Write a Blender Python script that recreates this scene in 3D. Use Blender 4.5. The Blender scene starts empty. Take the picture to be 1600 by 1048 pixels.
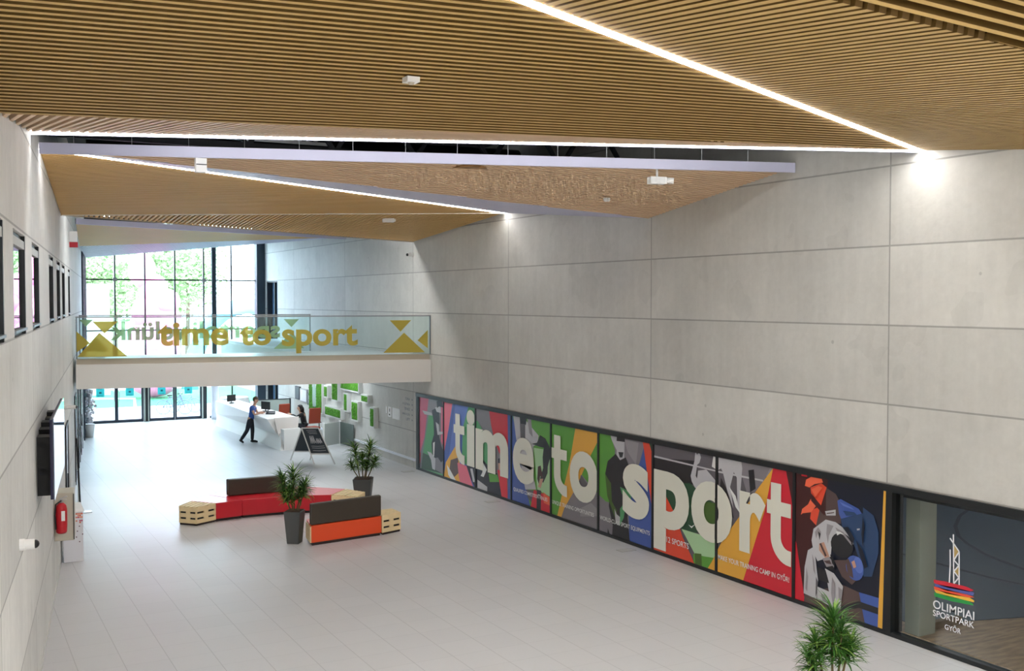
import bpy, bmesh, math, random
from mathutils import Vector, Matrix
R_ = random.Random(7)
SC = bpy.context.scene
COL = SC.collection
PI = math.pi
# ------------------------------------------------------------------ camera
F_PX, YAW, PITCH, CAM_H = 1663.7, math.radians(28.3536), math.radians(1.925), 5.4
fwd = Vector((math.sin(YAW)*math.cos(PITCH), math.cos(YAW)*math.cos(PITCH), -math.sin(PITCH)))
rgt = Vector((math.cos(YAW), -math.sin(YAW), 0)); dwn = fwd.cross(rgt)
CAM = Vector((0, 0, CAM_H))
cd = bpy.data.cameras.new('camera'); cam = bpy.data.objects.new('camera', cd); COL.objects.link(cam)
cd.sensor_width = 36; cd.lens = F_PX/1600*36; cd.clip_end = 500
cam.matrix_world = Matrix.Translation(CAM) @ Matrix((rgt, -dwn, -fwd)).transposed().to_4x4()
SC.camera = cam
SC.view_settings.view_transform = 'Standard'; SC.view_settings.look = 'None'
SC.view_settings.gamma = 1; SC.view_settings.use_curve_mapping = False
SC.view_settings.exposure = 0.18
try:
    SC.cycles.use_denoising = True
    SC.cycles.max_bounces = 10; SC.cycles.diffuse_bounces = 6; SC.cycles.transparent_max_bounces = 16
    SC.cycles.sample_clamp_indirect = 8
except Exception: pass
# ------------------------------------------------------------------ world
w = bpy.data.worlds.new('sky'); SC.world = w; w.use_nodes = True
nt = w.node_tree; bg = nt.nodes['Background']
bg.inputs[0].default_value = (0.66, 0.82, 1.0, 1); bg.inputs[1].default_value = 14.0
# daylight comes in through the glazed front
def area(name, loc, target, sx, sy, power=None, col=(1, 1, 1), portal=False):
    l = bpy.data.lights.new(name, 'AREA'); l.shape = 'RECTANGLE'; l.size = sx; l.size_y = sy
    if portal: l.cycles.is_portal = True
    else: l.energy = power; l.color = col
    o = bpy.data.objects.new(name, l); COL.objects.link(o); o.location = loc
    o.rotation_euler = (Vector(target)-Vector(loc)).to_track_quat('-Z', 'Z' if abs((Vector(target)-Vector(loc)).normalized().z) < .9 else 'Y').to_euler()
    return o
area('portal_front', (9.5, 49.9, 4), (9.5, 0, 4), 9, 8, portal=True)
LED = 30.0          # radiance of the light strips
SLOT = 25.0  # radiance of the unseen lights added in the slots
PANEL = 26.0        # radiance of the fill lights added behind the viewer
# ------------------------------------------------------------------ helpers
def s2l(c):
    return tuple((x/12.92 if x <= .04045 else ((x+.055)/1.055)**2.4) for x in c)
def hexc(r, g, b): return s2l((r/255, g/255, b/255))
MATS = {}
def mat(name, col, rough=.6, metal=0, emit=None, es=1.0, spec=.5, noise=None, bump=0, coat=0):
    if name in MATS: return MATS[name]
    m = bpy.data.materials.new(name); m.use_nodes = True; n = m.node_tree; b = n.nodes['Principled BSDF']
    b.inputs['Base Color'].default_value = (*col, 1); b.inputs['Roughness'].default_value = rough
    b.inputs['Metallic'].default_value = metal; b.inputs['Specular IOR Level'].default_value = spec
    b.inputs['Coat Weight'].default_value = coat
    if emit: b.inputs['Emission Color'].default_value = (*emit, 1); b.inputs['Emission Strength'].default_value = es
    if noise:
        sc, amt = noise
        tc = n.nodes.new('ShaderNodeTexCoord'); nz = n.nodes.new('ShaderNodeTexNoise'); nz.inputs['Scale'].default_value = sc
        nz.inputs['Detail'].default_value = 5
        n.links.new(tc.outputs['Object'], nz.inputs['Vector'])
        mx = n.nodes.new('ShaderNodeMix'); mx.data_type = 'RGBA'
        mx.inputs['A'].default_value = (*[c*(1-amt) for c in col], 1); mx.inputs['B'].default_value = (*[min(1, c*(1+amt)) for c in col], 1)
        n.links.new(nz.outputs['Fac'], mx.inputs['Factor']); n.links.new(mx.outputs['Result'], b.inputs['Base Color'])
        if bump:
            bp = n.nodes.new('ShaderNodeBump'); bp.inputs['Strength'].default_value = bump
            n.links.new(nz.outputs['Fac'], bp.inputs['Height']); n.links.new(bp.outputs['Normal'], b.inputs['Normal'])
    MATS[name] = m; return m
def glass(name, tint=(.93, .98, .96), refl=1.0, ior=1.5, rough=.0, extra=0.0):
    if name in MATS: return MATS[name]
    m = bpy.data.materials.new(name); m.use_nodes = True; n = m.node_tree; n.nodes.clear()
    out = n.nodes.new('ShaderNodeOutputMaterial'); tr = n.nodes.new('ShaderNodeBsdfTransparent'); gl = n.nodes.new('ShaderNodeBsdfGlossy')
    tr.inputs[0].default_value = (*tint, 1); gl.inputs['Roughness'].default_value = rough
    fr = n.nodes.new('ShaderNodeLayerWeight'); pw = n.nodes.new('ShaderNodeMath'); pw.operation = 'POWER'; pw.inputs[1].default_value = 5
    n.links.new(fr.outputs['Facing'], pw.inputs[0])
    ml = n.nodes.new('ShaderNodeMath'); ml.operation = 'MULTIPLY_ADD'; ml.inputs[1].default_value = .9*refl; ml.inputs[2].default_value = .045+extra; ml.use_clamp = True
    mx = n.nodes.new('ShaderNodeMixShader')
    n.links.new(pw.outputs[0], ml.inputs[0]); n.links.new(ml.outputs[0], mx.inputs[0]); n.links.new(tr.outputs[0], mx.inputs[1]); n.links.new(gl.outputs[0], mx.inputs[2])
    n.links.new(mx.outputs[0], out.inputs[0]); MATS[name] = m; return m
def film(name, col, alpha):
    """coloured translucent foil stuck on glass"""
    if name in MATS: return MATS[name]
    m = bpy.data.materials.new(name); m.use_nodes = True; n = m.node_tree; n.nodes.clear()
    out = n.nodes.new('ShaderNodeOutputMaterial'); tr = n.nodes.new('ShaderNodeBsdfTransparent'); df = n.nodes.new('ShaderNodeBsdfDiffuse'); tl = n.nodes.new('ShaderNodeBsdfTranslucent')
    tr.inputs[0].default_value = (*[min(1, c*1.3+.1) for c in col], 1); df.inputs[0].default_value = (*col, 1); tl.inputs[0].default_value = (*col, 1)
    a = n.nodes.new('ShaderNodeMixShader'); a.inputs[0].default_value = .45; b = n.nodes.new('ShaderNodeMixShader'); b.inputs[0].default_value = alpha
    n.links.new(df.outputs[0], a.inputs[1]); n.links.new(tl.outputs[0], a.inputs[2]); n.links.new(tr.outputs[0], b.inputs[1]); n.links.new(a.outputs[0], b.inputs[2])
    n.links.new(b.outputs[0], out.inputs[0]); MATS[name] = m; return m

def wloc(o):
    v = Vector((0, 0, 0))
    while o is not None: v += o.location; o = o.parent
    return v
class MB:
    def __init__(s): s.v = []; s.f = []; s.m = []; s.mats = []
    def mi(s, m):
        if m is None: m = '_'
        if m not in s.mats: s.mats.append(m)
        return s.mats.index(m)
    def add(s, vs, fs, m=None):
        k = len(s.v); s.v += [Vector(v) for v in vs]; i = s.mi(m)
        for f in fs: s.f.append([k+a for a in f]); s.m.append(i)
    def box(s, c, d, m=None, rz=0, M=None):
        x, y, z = d[0]/2, d[1]/2, d[2]/2
        vs = [Vector((a, b, e)) for a in (-x, x) for b in (-y, y) for e in (-z, z)]
        Q = M if M is not None else Matrix.Rotation(rz, 4, 'Z')
        vs = [Q @ v + Vector(c) for v in vs]
        s.add(vs, [(0, 1, 3, 2), (4, 6, 7, 5), (0, 4, 5, 1), (2, 3, 7, 6), (0, 2, 6, 4), (1, 5, 7, 3)], m)
    def bb(s, a, b, m=None):
        s.box([(a[i]+b[i])/2 for i in range(3)], [abs(b[i]-a[i]) for i in range(3)], m)
    def poly(s, pts, m=None): s.add(pts, [list(range(len(pts)))], m)
    def prism(s, pts, z0, z1, m=None, top=None):
        n = len(pts); t = top or pts
        vs = [(p[0], p[1], z0) for p in pts]+[(p[0], p[1], z1) for p in t]
        s.add(vs, [list(range(n))[::-1], list(range(n, 2*n))]+[(i, (i+1) % n, n+(i+1) % n, n+i) for i in range(n)], m)
    def hull(s, a, b, m=None, side=None):   # a, b : equal length loops
        n = len(a)
        s.add(list(a)+list(b), [list(range(n))[::-1]], m); k = len(s.v)-2*n
        i0 = s.mi(side if side is not None else m)
        for f in [list(range(n, 2*n))]+[(i, (i+1) % n, n+(i+1) % n, n+i) for i in range(n)]: s.f.append([k+a_ for a_ in f]); s.m.append(i0)
    def beam(s, a, b, wd, ht, m=None, up=(0, 0, 1)):
        a, b = Vector(a), Vector(b); d = (b-a).normalized(); u = d.cross(Vector(up))
        if u.length < 1e-4: u = d.cross(Vector((1, 0, 0)))
        u.normalize(); n = u.cross(d).normalized()
        l = lambda p: [p-u*wd/2-n*ht/2, p+u*wd/2-n*ht/2, p+u*wd/2+n*ht/2, p-u*wd/2+n*ht/2]
        s.hull(l(a), l(b), m)
    def tube(s, pts, r, m=None, n=8, closed=False):
        pts = [Vector(p) for p in pts]; rs = r if isinstance(r, (list, tuple)) else [r]*len(pts); k = len(s.v); i0 = s.mi(m)
        pu = None
        for i, p in enumerate(pts):
            a = pts[max(i-1, 0)]; b = pts[min(i+1, len(pts)-1)]; d = (b-a).normalized()
            u = pu - d*pu.dot(d) if pu is not None else d.orthogonal()
            if u.length < 1e-5: u = d.orthogonal()
            u.normalize(); pu = u; v = d.cross(u)
            for j in range(n):
                t = 2*PI*j/n; s.v.append(p+(u*math.cos(t)+v*math.sin(t))*rs[i])
        for i in range(len(pts)-1):
            for j in range(n):
                s.f.append([k+i*n+j, k+i*n+(j+1) % n, k+(i+1)*n+(j+1) % n, k+(i+1)*n+j]); s.m.append(i0)
        s.f.append([k+j for j in range(n)][::-1]); s.m.append(i0)
        s.f.append([k+(len(pts)-1)*n+j for j in range(n)]); s.m.append(i0)
    def lathe(s, prof, c=(0, 0, 0), m=None, n=20):
        k = len(s.v); i0 = s.mi(m)
        for r, z in prof:
            for j in range(n):
                t = 2*PI*j/n; s.v.append(Vector((c[0]+r*math.cos(t), c[1]+r*math.sin(t), c[2]+z)))
        for i in range(len(prof)-1):
            for j in range(n):
                s.f.append([k+i*n+j, k+i*n+(j+1) % n, k+(i+1)*n+(j+1) % n, k+(i+1)*n+j]); s.m.append(i0)
        s.f.append([k+j for j in range(n)][::-1]); s.m.append(i0)
        s.f.append([k+(len(prof)-1)*n+j for j in range(n)]); s.m.append(i0)
    def ball(s, c, r, m=None, n=12, sc=(1, 1, 1)):
        k = len(s.v); i0 = s.mi(m); h = n//2
        for i in range(h+1):
            p = PI*i/h
            for j in range(n):
                t = 2*PI*j/n; s.v.append(Vector((c[0]+r*sc[0]*math.sin(p)*math.cos(t), c[1]+r*sc[1]*math.sin(p)*math.sin(t), c[2]+r*sc[2]*math.cos(p))))
        for i in range(h):
            for j in range(n):
                s.f.append([k+i*n+j, k+(i+1)*n+j, k+(i+1)*n+(j+1) % n, k+i*n+(j+1) % n]); s.m.append(i0)
    def build(s, name, m=None, parent=None, smooth=False, bevel=0, label=None):
        me = bpy.data.meshes.new(name); o = bpy.data.objects.new(name, me); COL.objects.link(o)
        off = Vector((0, 0, 0))
        if parent is not None: o.parent = parent; off = wloc(parent)
        me.from_pydata([v-off for v in s.v], [], s.f)
        for k in (s.mats or ['_']): me.materials.append(m if k == '_' else k)
        for p, i in zip(me.polygons, s.m): p.material_index = i; p.use_smooth = smooth
        me.update()
        b = bmesh.new(); b.from_mesh(me); bmesh.ops.remove_doubles(b, verts=b.verts, dist=1e-6); bmesh.ops.recalc_face_normals(b, faces=b.faces); b.to_mesh(me); b.free()
        if bevel:
            md = o.modifiers.new('bevel', 'BEVEL'); md.width = bevel; md.segments = 2; md.limit_method = 'ANGLE'
        if smooth:
            try:
                md = o.modifiers.new('wn', 'WEIGHTED_NORMAL'); md.keep_sharp = True
            except Exception: pass
        if label: o['label'] = label
        return o
def thing(name, label, cat, loc=(0, 0, 0), group=None):
    o = bpy.data.objects.new(name, None); COL.objects.link(o); o.location = loc; o.empty_display_size = .1
    return tag(o, label, cat, group)
def tag(o, label, cat, group=None, kind=None):
    o['label'] = label; o['category'] = cat
    if group: o['group'] = group
    if kind: o['kind'] = kind
    return o
def struct(o): o['kind'] = 'structure'; return o
def copytree(o, parent=None):
    c = o.copy(); COL.objects.link(c); c.parent = parent
    for ch in [x for x in bpy.data.objects if x.parent == o and x is not c]: copytree(ch, c)
    return c
def setloc(mb, name, m, loc, **k):
    """mesh thing whose origin sits at loc"""
    o = mb.build(name, m, **k)
    for v in o.data.vertices: v.co -= Vector(loc)
    o.location = loc; return o
# text as flat triangles in (u, v), fitted to a box
_tc = {}
def glyphs(txt, bold=0.0, mirror=False):
    key = (txt, bold)
    if key not in _tc:
        cu = bpy.data.curves.new('t', 'FONT'); cu.body = txt; cu.size = 1; cu.offset = bold; cu.resolution_u = 6
        o = bpy.data.objects.new('t', cu); COL.objects.link(o)
        bpy.context.view_layer.update()
        me = o.evaluated_get(bpy.context.evaluated_depsgraph_get()).to_mesh()
        vs = [(v.co.x, v.co.y) for v in me.vertices]; fs = [list(p.vertices) for p in me.polygons]
        _tc[key] = (vs, fs)
        bpy.data.objects.remove(o); bpy.data.curves.remove(cu)
    return _tc[key]
def block_t():
    vs = [(.16, .34), (.58, .34), (.58, 1), (.16, 1), (0, .60), (.16, .60), (.16, .775), (0, .775), (.58, .60), (.98, .60), (.98, .775), (.58, .775)]; fs = [[0, 1, 2, 3], [4, 5, 6, 7], [8, 9, 10, 11]]
    n = 10; k = len(vs)
    for i in range(n+1):
        a = PI+PI/2*i/n; vs += [(.92+.76*math.cos(a), .34+.34*math.sin(a)), (.92+.34*math.cos(a), .34+.15*math.sin(a))]
    fs += [[k+2*i, k+2*i+2, k+2*i+3, k+2*i+1] for i in range(n)]
    vs += [(.92, 0), (1, .0), (1, .19), (.92, .19)]; m = len(vs)-4; fs.append([m, m+1, m+2, m+3]); return vs, fs
def fit_text(txt, u0, u1, v0, v1, bold=0.0):
    vs, fs = block_t() if txt == 't' else glyphs(txt, bold)
    a0 = min(v[0] for v in vs); a1 = max(v[0] for v in vs); b0 = min(v[1] for v in vs); b1 = max(v[1] for v in vs)
    return [(u0+(v[0]-a0)/(a1-a0)*(u1-u0), v0+(v[1]-b0)/(b1-b0)*(v1-v0)) for v in vs], fs
def clip(poly, a, b, c):
    """keep a*u+b*v >= c"""
    out = []; n = len(poly)
    for i in range(n):
        p, q = poly[i], poly[(i+1) % n]; dp = a*p[0]+b*p[1]-c; dq = a*q[0]+b*q[1]-c
        if dp >= 0: out.append(p)
        if dp*dq < 0:
            t = dp/(dp-dq); out.append((p[0]+(q[0]-p[0])*t, p[1]+(q[1]-p[1])*t))
    return out
def cliprect(poly, u0, u1, v0, v1):
    for a, b, c in ((1, 0, u0), (-1, 0, -u1), (0, 1, v0), (0, -1, -v1)):
        poly = clip(poly, a, b, c)
        if len(poly) < 3: return []
    return poly
# ------------------------------------------------------------------ room geometry
XR = 13.4                                     # right wall plane
LA = math.atan(.1345)                         # the left wall runs at a slight angle
def xl(y): return 1.25+(y-16.76)*.1345
LT = Vector((math.sin(LA), math.cos(LA), 0)); LN = Vector((math.cos(LA), -math.sin(LA), 0))   # along / into the room
def lw(y, z, off=0):                          # point on the left wall at depth y, off metres into the room
    return Vector((xl(y), y, z))+LN*off
YF = 49.3                                     # glazed front
def wall_px(x, y, X=XR):                      # the flat pictures on the right wall were measured in the photo: to metres on the wall
    r = rgt*((x-800)/F_PX)+dwn*((y-524)/F_PX)+fwd
    p = CAM+r*(X/r.x); return (p.y, p.z)
# ------------------------------------------------------------------ materials
def concrete(name, base, coords, y0, dy, z0, dz, streak=.10, joint=.014, off=(0, 0)):
    m = bpy.data.materials.new(name); m.use_nodes = True; n = m.node_tree; N = n.nodes; L = n.links; b = N['Principled BSDF']
    b.inputs['Roughness'].default_value = .62
    tc = N.new('ShaderNodeTexCoord'); sp = N.new('ShaderNodeSeparateXYZ'); L.new(tc.outputs['Object'], sp.inputs[0])
    def math_(op, a, c=None, d=None):
        q = N.new('ShaderNodeMath'); q.operation = op
        for i, x in enumerate((a, c, d)):
            if x is None: continue
            if isinstance(x, (int, float)): q.inputs[i].default_value = x
            else: L.new(x, q.inputs[i])
        return q.outputs[0]
    u = math_('DIVIDE', math_('SUBTRACT', sp.outputs['Y'], y0), dy); v = math_('DIVIDE', math_('SUBTRACT', sp.outputs['Z'], z0), dz)
    def edge(t, wd):
        fr = math_('FRACT', t); e = math_('MINIMUM', fr, math_('SUBTRACT', 1.0, fr)); return math_('LESS_THAN', e, wd)
    jt = math_('MAXIMUM', edge(u, joint/dy), edge(v, joint/dz))
    cell = N.new('ShaderNodeCombineXYZ'); L.new(math_('FLOOR', u), cell.inputs[0]); L.new(math_('FLOOR', v), cell.inputs[1])
    wn = N.new('ShaderNodeTexWhiteNoise'); wn.noise_dimensions = '2D'; L.new(cell.outputs[0], wn.inputs['Vector'])
    ns = N.new('ShaderNodeTexNoise'); ns.inputs['Scale'].default_value = .55; ns.inputs['Detail'].default_value = 8; ns.inputs['Roughness'].default_value = .65
    ad = N.new('ShaderNodeVectorMath'); ad.operation = 'ADD'; L.new(tc.outputs['Object'], ad.inputs[0])
    sc = N.new('ShaderNodeVectorMath'); sc.operation = 'SCALE'; L.new(cell.outputs[0], sc.inputs[0]); sc.inputs['Scale'].default_value = 3.7; L.new(sc.outputs[0], ad.inputs[1])
    L.new(ad.outputs[0], ns.inputs['Vector'])
    st = N.new('ShaderNodeTexNoise'); st.inputs['Scale'].default_value = 1; st.inputs['Detail'].default_value = 4
    mp = N.new('ShaderNodeMapping'); mp.inputs['Scale'].default_value = (5, 5, .35); L.new(ad.outputs[0], mp.inputs[0]); L.new(mp.outputs[0], st.inputs['Vector'])
    fn = N.new('ShaderNodeTexNoise'); fn.inputs['Scale'].default_value = 9; fn.inputs['Detail'].default_value = 6; L.new(tc.outputs['Object'], fn.inputs['Vector'])
    val = math_('ADD', math_('MULTIPLY', math_('SUBTRACT', wn.outputs['Value'], .5), .17), 1.0)
    val = math_('ADD', val, math_('MULTIPLY', math_('SUBTRACT', ns.outputs['Fac'], .5), .48))
    val = math_('ADD', val, math_('MULTIPLY', math_('SUBTRACT', st.outputs['Fac'], .5), streak*1.7))
    val = math_('ADD', val, math_('MULTIPLY', math_('SUBTRACT', fn.outputs['Fac'], .5), .14))
    # a few sharp-edged cloudy stains and pinholes
    stn = N.new('ShaderNodeTexNoise'); stn.inputs['Scale'].default_value = .8; stn.inputs['Detail'].default_value = 2; L.new(ad.outputs[0], stn.inputs['Vector'])
    val = math_('SUBTRACT', val, math_('MULTIPLY', math_('GREATER_THAN', stn.outputs['Fac'], .63), .05))
    vo = N.new('ShaderNodeTexVoronoi'); vo.inputs['Scale'].default_value = 1.1; L.new(ad.outputs[0], vo.inputs['Vector'])
    val = math_('SUBTRACT', val, math_('MULTIPLY', math_('LESS_THAN', vo.outputs['Distance'], .035), .25))
    val = math_('MULTIPLY', val, math_('SUBTRACT', 1.0, math_('MULTIPLY', jt, .42)))
    hs = N.new('ShaderNodeVectorMath'); hs.operation = 'SCALE'; hs.inputs[0].default_value = base; L.new(val, hs.inputs['Scale'])
    L.new(hs.outputs[0], b.inputs['Base Color'])
    bp = N.new('ShaderNodeBump'); bp.inputs['Strength'].default_value = .25; bp.inputs['Distance'].default_value = .02
    L.new(math_('SUBTRACT', fn.outputs['Fac'], math_('MULTIPLY', jt, 2.0)), bp.inputs['Height']); L.new(bp.outputs['Normal'], b.inputs['Normal'])
    return m
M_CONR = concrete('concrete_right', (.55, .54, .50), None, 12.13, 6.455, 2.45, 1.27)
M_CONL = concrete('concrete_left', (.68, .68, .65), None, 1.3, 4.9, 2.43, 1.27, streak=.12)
M_WHITE = mat('white_paint', hexc(238, 238, 236), .5)
M_CREAM = mat('cream_paint', hexc(236, 234, 228), .6, noise=(.6, .03))
M_TAN = mat('tan_strip', hexc(186, 175, 158), .5)
M_DARK = mat('dark_frame', hexc(30, 34, 38), .4)
M_BLACK = mat('black', hexc(14, 14, 16), .5)
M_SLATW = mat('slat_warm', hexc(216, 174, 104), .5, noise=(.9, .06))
M_GAPSHADE = mat('black_felt', (.02, .013, .006), .95, spec=.1)  # sheet added above the slats to block light and darken the gaps
M_SLAT = mat('slat', hexc(190, 156, 92), .5, noise=(.9, .06))
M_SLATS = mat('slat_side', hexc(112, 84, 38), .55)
M_SLATLIT = mat('slat_pale', hexc(228, 196, 160), .5, noise=(.9, .06))  # lightened slat colour, the light falling on the slats is put in
M_FASC = mat('fascia', hexc(204, 204, 228), .4)
M_LED = mat('led', (1, 1, 1), .5, emit=(1, .99, .985), es=LED)
M_STEEL = mat('steel', hexc(190, 192, 195), .3, metal=.9)
M_DSTEEL = mat('dark_steel', hexc(40, 42, 48), .45, metal=.3)
M_GLASS = glass('clear_glass', (.95, .985, .97))
M_RGLASS = glass('rail_glass', (.90, .965, .955), refl=.9)
M_HGLASS = glass('hall_glass', (.82, .86, .86), refl=1.0)
M_WGLASS = glass('window_glass', (.55, .6, .6), refl=1.2, extra=.03)
def floor_mat():
    m = bpy.data.materials.new('floor_tiles'); m.use_nodes = True; n = m.node_tree; N = n.nodes; L = n.links; b = N['Principled BSDF']
    tc = N.new('ShaderNodeTexCoord'); sp = N.new('ShaderNodeSeparateXYZ'); L.new(tc.outputs['Object'], sp.inputs[0])
    def math_(op, a, c=None):
        q = N.new('ShaderNodeMath'); q.operation = op
        for i, x in enumerate((a, c)):
            if x is None: continue
            if isinstance(x, (int, float)): q.inputs[i].default_value = x
            else: L.new(x, q.inputs[i])
        return q.outputs[0]
    u = math_('DIVIDE', math_('SUBTRACT', sp.outputs['X'], 2.99), .635); v = math_('DIVIDE', math_('SUBTRACT', sp.outputs['Y'], 20.215), .6367)
    def edge(t, wd):
        fr = math_('FRACT', t); return math_('LESS_THAN', math_('MINIMUM', fr, math_('SUBTRACT', 1.0, fr)), wd)
    ju = math_('MULTIPLY', edge(u, .009), .26); jv = math_('MULTIPLY', edge(v, .012), .10); jt = math_('MAXIMUM', ju, jv)
    cell = N.new('ShaderNodeCombineXYZ'); L.new(math_('FLOOR', u), cell.inputs[0]); L.new(math_('FLOOR', v), cell.inputs[1])
    wn = N.new('ShaderNodeTexWhiteNoise'); wn.noise_dimensions = '2D'; L.new(cell.outputs[0], wn.inputs['Vector'])
    nz = N.new('ShaderNodeTexNoise'); nz.inputs['Scale'].default_value = 1.2; nz.inputs['Detail'].default_value = 6; L.new(tc.outputs['Object'], nz.inputs['Vector'])
    val = math_('ADD', math_('MULTIPLY', wn.outputs['Value'], .035), math_('ADD', math_('MULTIPLY', nz.outputs['Fac'], .05), .96))
    val = math_('MULTIPLY', val, math_('SUBTRACT', 1.0, jt))
    hs = N.new('ShaderNodeVectorMath'); hs.operation = 'SCALE'; hs.inputs[0].default_value = (.60, .60, .605); L.new(val, hs.inputs['Scale'])
    L.new(hs.outputs[0], b.inputs['Base Color'])
    L.new(math_('ADD', math_('MULTIPLY', nz.outputs['Fac'], .12), .33), b.inputs['Roughness']); b.inputs['Specular IOR Level'].default_value = .55
    return m
M_FLOOR = floor_mat()
# ------------------------------------------------------------------ shell
YB, ZT = -8.0, 9.6
b = MB(); b.bb((-2.6, YB, -.2), (XR+.3, YF+.2, 0)); struct(b.build('floor', M_FLOOR))
b = MB(); b.bb((-2.6, YB, ZT), (XR+.6, YF+.2, ZT+.3)); struct(b.build('ceiling', mat('roof', (.03, .03, .035), .8)))
# right wall, with the low window band up to y = 31.2 and two door openings near the front
def rwall(b, y0, y1, z0, z1, m=None): b.bb((XR, y0, z0), (XR+.35, y1, z1), m)
b = MB(); rwall(b, YB, 31.2, 2.42, ZT); rwall(b, 31.2, 46.9, 0, ZT)
rwall(b, 46.9, 48.7, 6.24, ZT); rwall(b, 46.9, 48.7, 2.35, 3.6); rwall(b, 48.7, YF+.2, 0, ZT)
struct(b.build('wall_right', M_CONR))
# left wall with window openings
WIN = [(10.0, 11.92), (13.07, 14.88), (16.09, 17.69), (20.45, 22.05), (23.31, 24.9), (25.9, 27.5), (29.59, 31.0)]
ZW0, ZW1 = 4.97, 6.2
YG = 43.6
def lbox(b, y0, y1, z0, z1, d0, d1, m=None):
    P = [lw(y0, 0, d0), lw(y1, 0, d0), lw(y1, 0, d1), lw(y0, 0, d1)]
    b.prism([(p.x, p.y) for p in P], z0, z1, m)
b = MB(); lbox(b, YB, YG, 0, ZW0, -.35, 0); lbox(b, YB, YG, ZW1, ZT, -.35, 0)
prev = YB
for y0, y1 in WIN: lbox(b, prev, y0, ZW0, ZW1, -.35, 0); prev = y1
lbox(b, prev, YG, ZW0, ZW1, -.35, 0); lbox(b, YG, YF+.2, 7.9, ZT, -.35, 0)
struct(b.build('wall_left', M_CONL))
for i, (y0, y1) in enumerate(WIN):
    t = bpy.data.objects.new('window_%d' % (i+1), None); COL.objects.link(t); t.location = lw((y0+y1)/2, ZW0); struct(t)
    b = MB()
    lbox(b, y0, y0+.06, ZW0, ZW1, -.28, -.02); lbox(b, y1-.06, y1, ZW0, ZW1, -.3, -.004)
    lbox(b, y0+.06, y1-.06, ZW1-.07, ZW1, -.28, -.05); lbox(b, y0+.06, y1-.06, ZW0, ZW0+.05, -.28, -.05)
    b.build('window_frame', M_DARK, t)
    b = MB(); lbox(b, y0+.06, y1-.06, ZW0+.05, ZW1-.07, -.044, -.04); b.build('pane', M_WGLASS, t)
    b = MB(); lbox(b, y0-.0, y1-.06, ZW0+.05, ZW0+.08, -.035, .02); b.build('window_sill', mat('sill', hexc(150, 160, 168), .4, metal=.3), t)
    b = MB(); lbox(b, y0+.06, y1-.07, ZW1-.17, ZW1-.07, -.038, -.008); b.build('blind_box', mat('blind', hexc(196, 196, 190), .5), t)
# dark room behind the left windows
b = MB(); lbox(b, YB, YG, 4.4, 4.5, -5, -.36); lbox(b, YB, YG, 6.9, 7, -5, -.36); lbox(b, YB, YG, 4.5, 6.9, -5.1, -5); struct(b.build('wall_office', mat('office_dark', (.05, .05, .05), .9)))
# rear wall behind the viewer
b = MB(); b.bb((-3, YB-.3, 0), (XR+.4, YB, ZT)); struct(b.build('wall_rear', mat('rear_wall', (.30, .29, .27), .8)))
b = MB()
b.prism([(lw(YB, 0).x, YB), (lw(YG, 0).x, YG), (lw(YG, 0).x+.012, YG), (lw(YB, 0).x+.012, YB)], 0, .09); struct(b.build('baseboard_left', mat('skirting', hexc(206, 205, 200), .5)))
# ------------------------------------------------------------------ glazed front
MUL = [5.57, 6.85, 8.11, 9.4, 10.67, 11.92, 13.13]
t = bpy.data.objects.new('window_8', None); COL.objects.link(t); t.location = (9.5, YF, 0); struct(t)
b = MB()
for x in MUL: b.bb((x-.03, YF-.06, 2.6), (x+.03, YF+.08, 8.9))
for z in (6.28, 4.05): b.bb((5.5, YF-.05, z-.03), (XR, YF+.06, z+.03))
b.bb((5.5, YF-.06, 2.52), (XR, YF+.1, 2.8)); b.bb((5.4, YF-.06, 8.8), (XR, YF+.1, 9.6))
b.bb((10.9, YF-.06, 0), (XR, YF+.08, .1)); b.bb((11.92-.03, YF-.05, 0), (11.95, YF+.05, 2.6))
b.build('mullions', M_DARK, t)
b = MB(); b.bb((5.5, YF, 2.8), (XR, YF+.02, 8.8)); b.bb((10.9, YF, .1), (XR-.3, YF+.02, 2.52)); b.build('pane', M_GLASS, t)
b = MB(); 
for x in (6.85, 10.67): b.box((x, YF-.09, 6.28), (.17, .05, .17))
b.build('fixing_plate', M_STEEL, t)
b = MB(); b.bb((13.02, YF-.35, 0), (13.4, YF+.1, 9.0)); struct(b.build('trim_1', mat('pillar', hexc(48, 62, 74), .5)))
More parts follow.
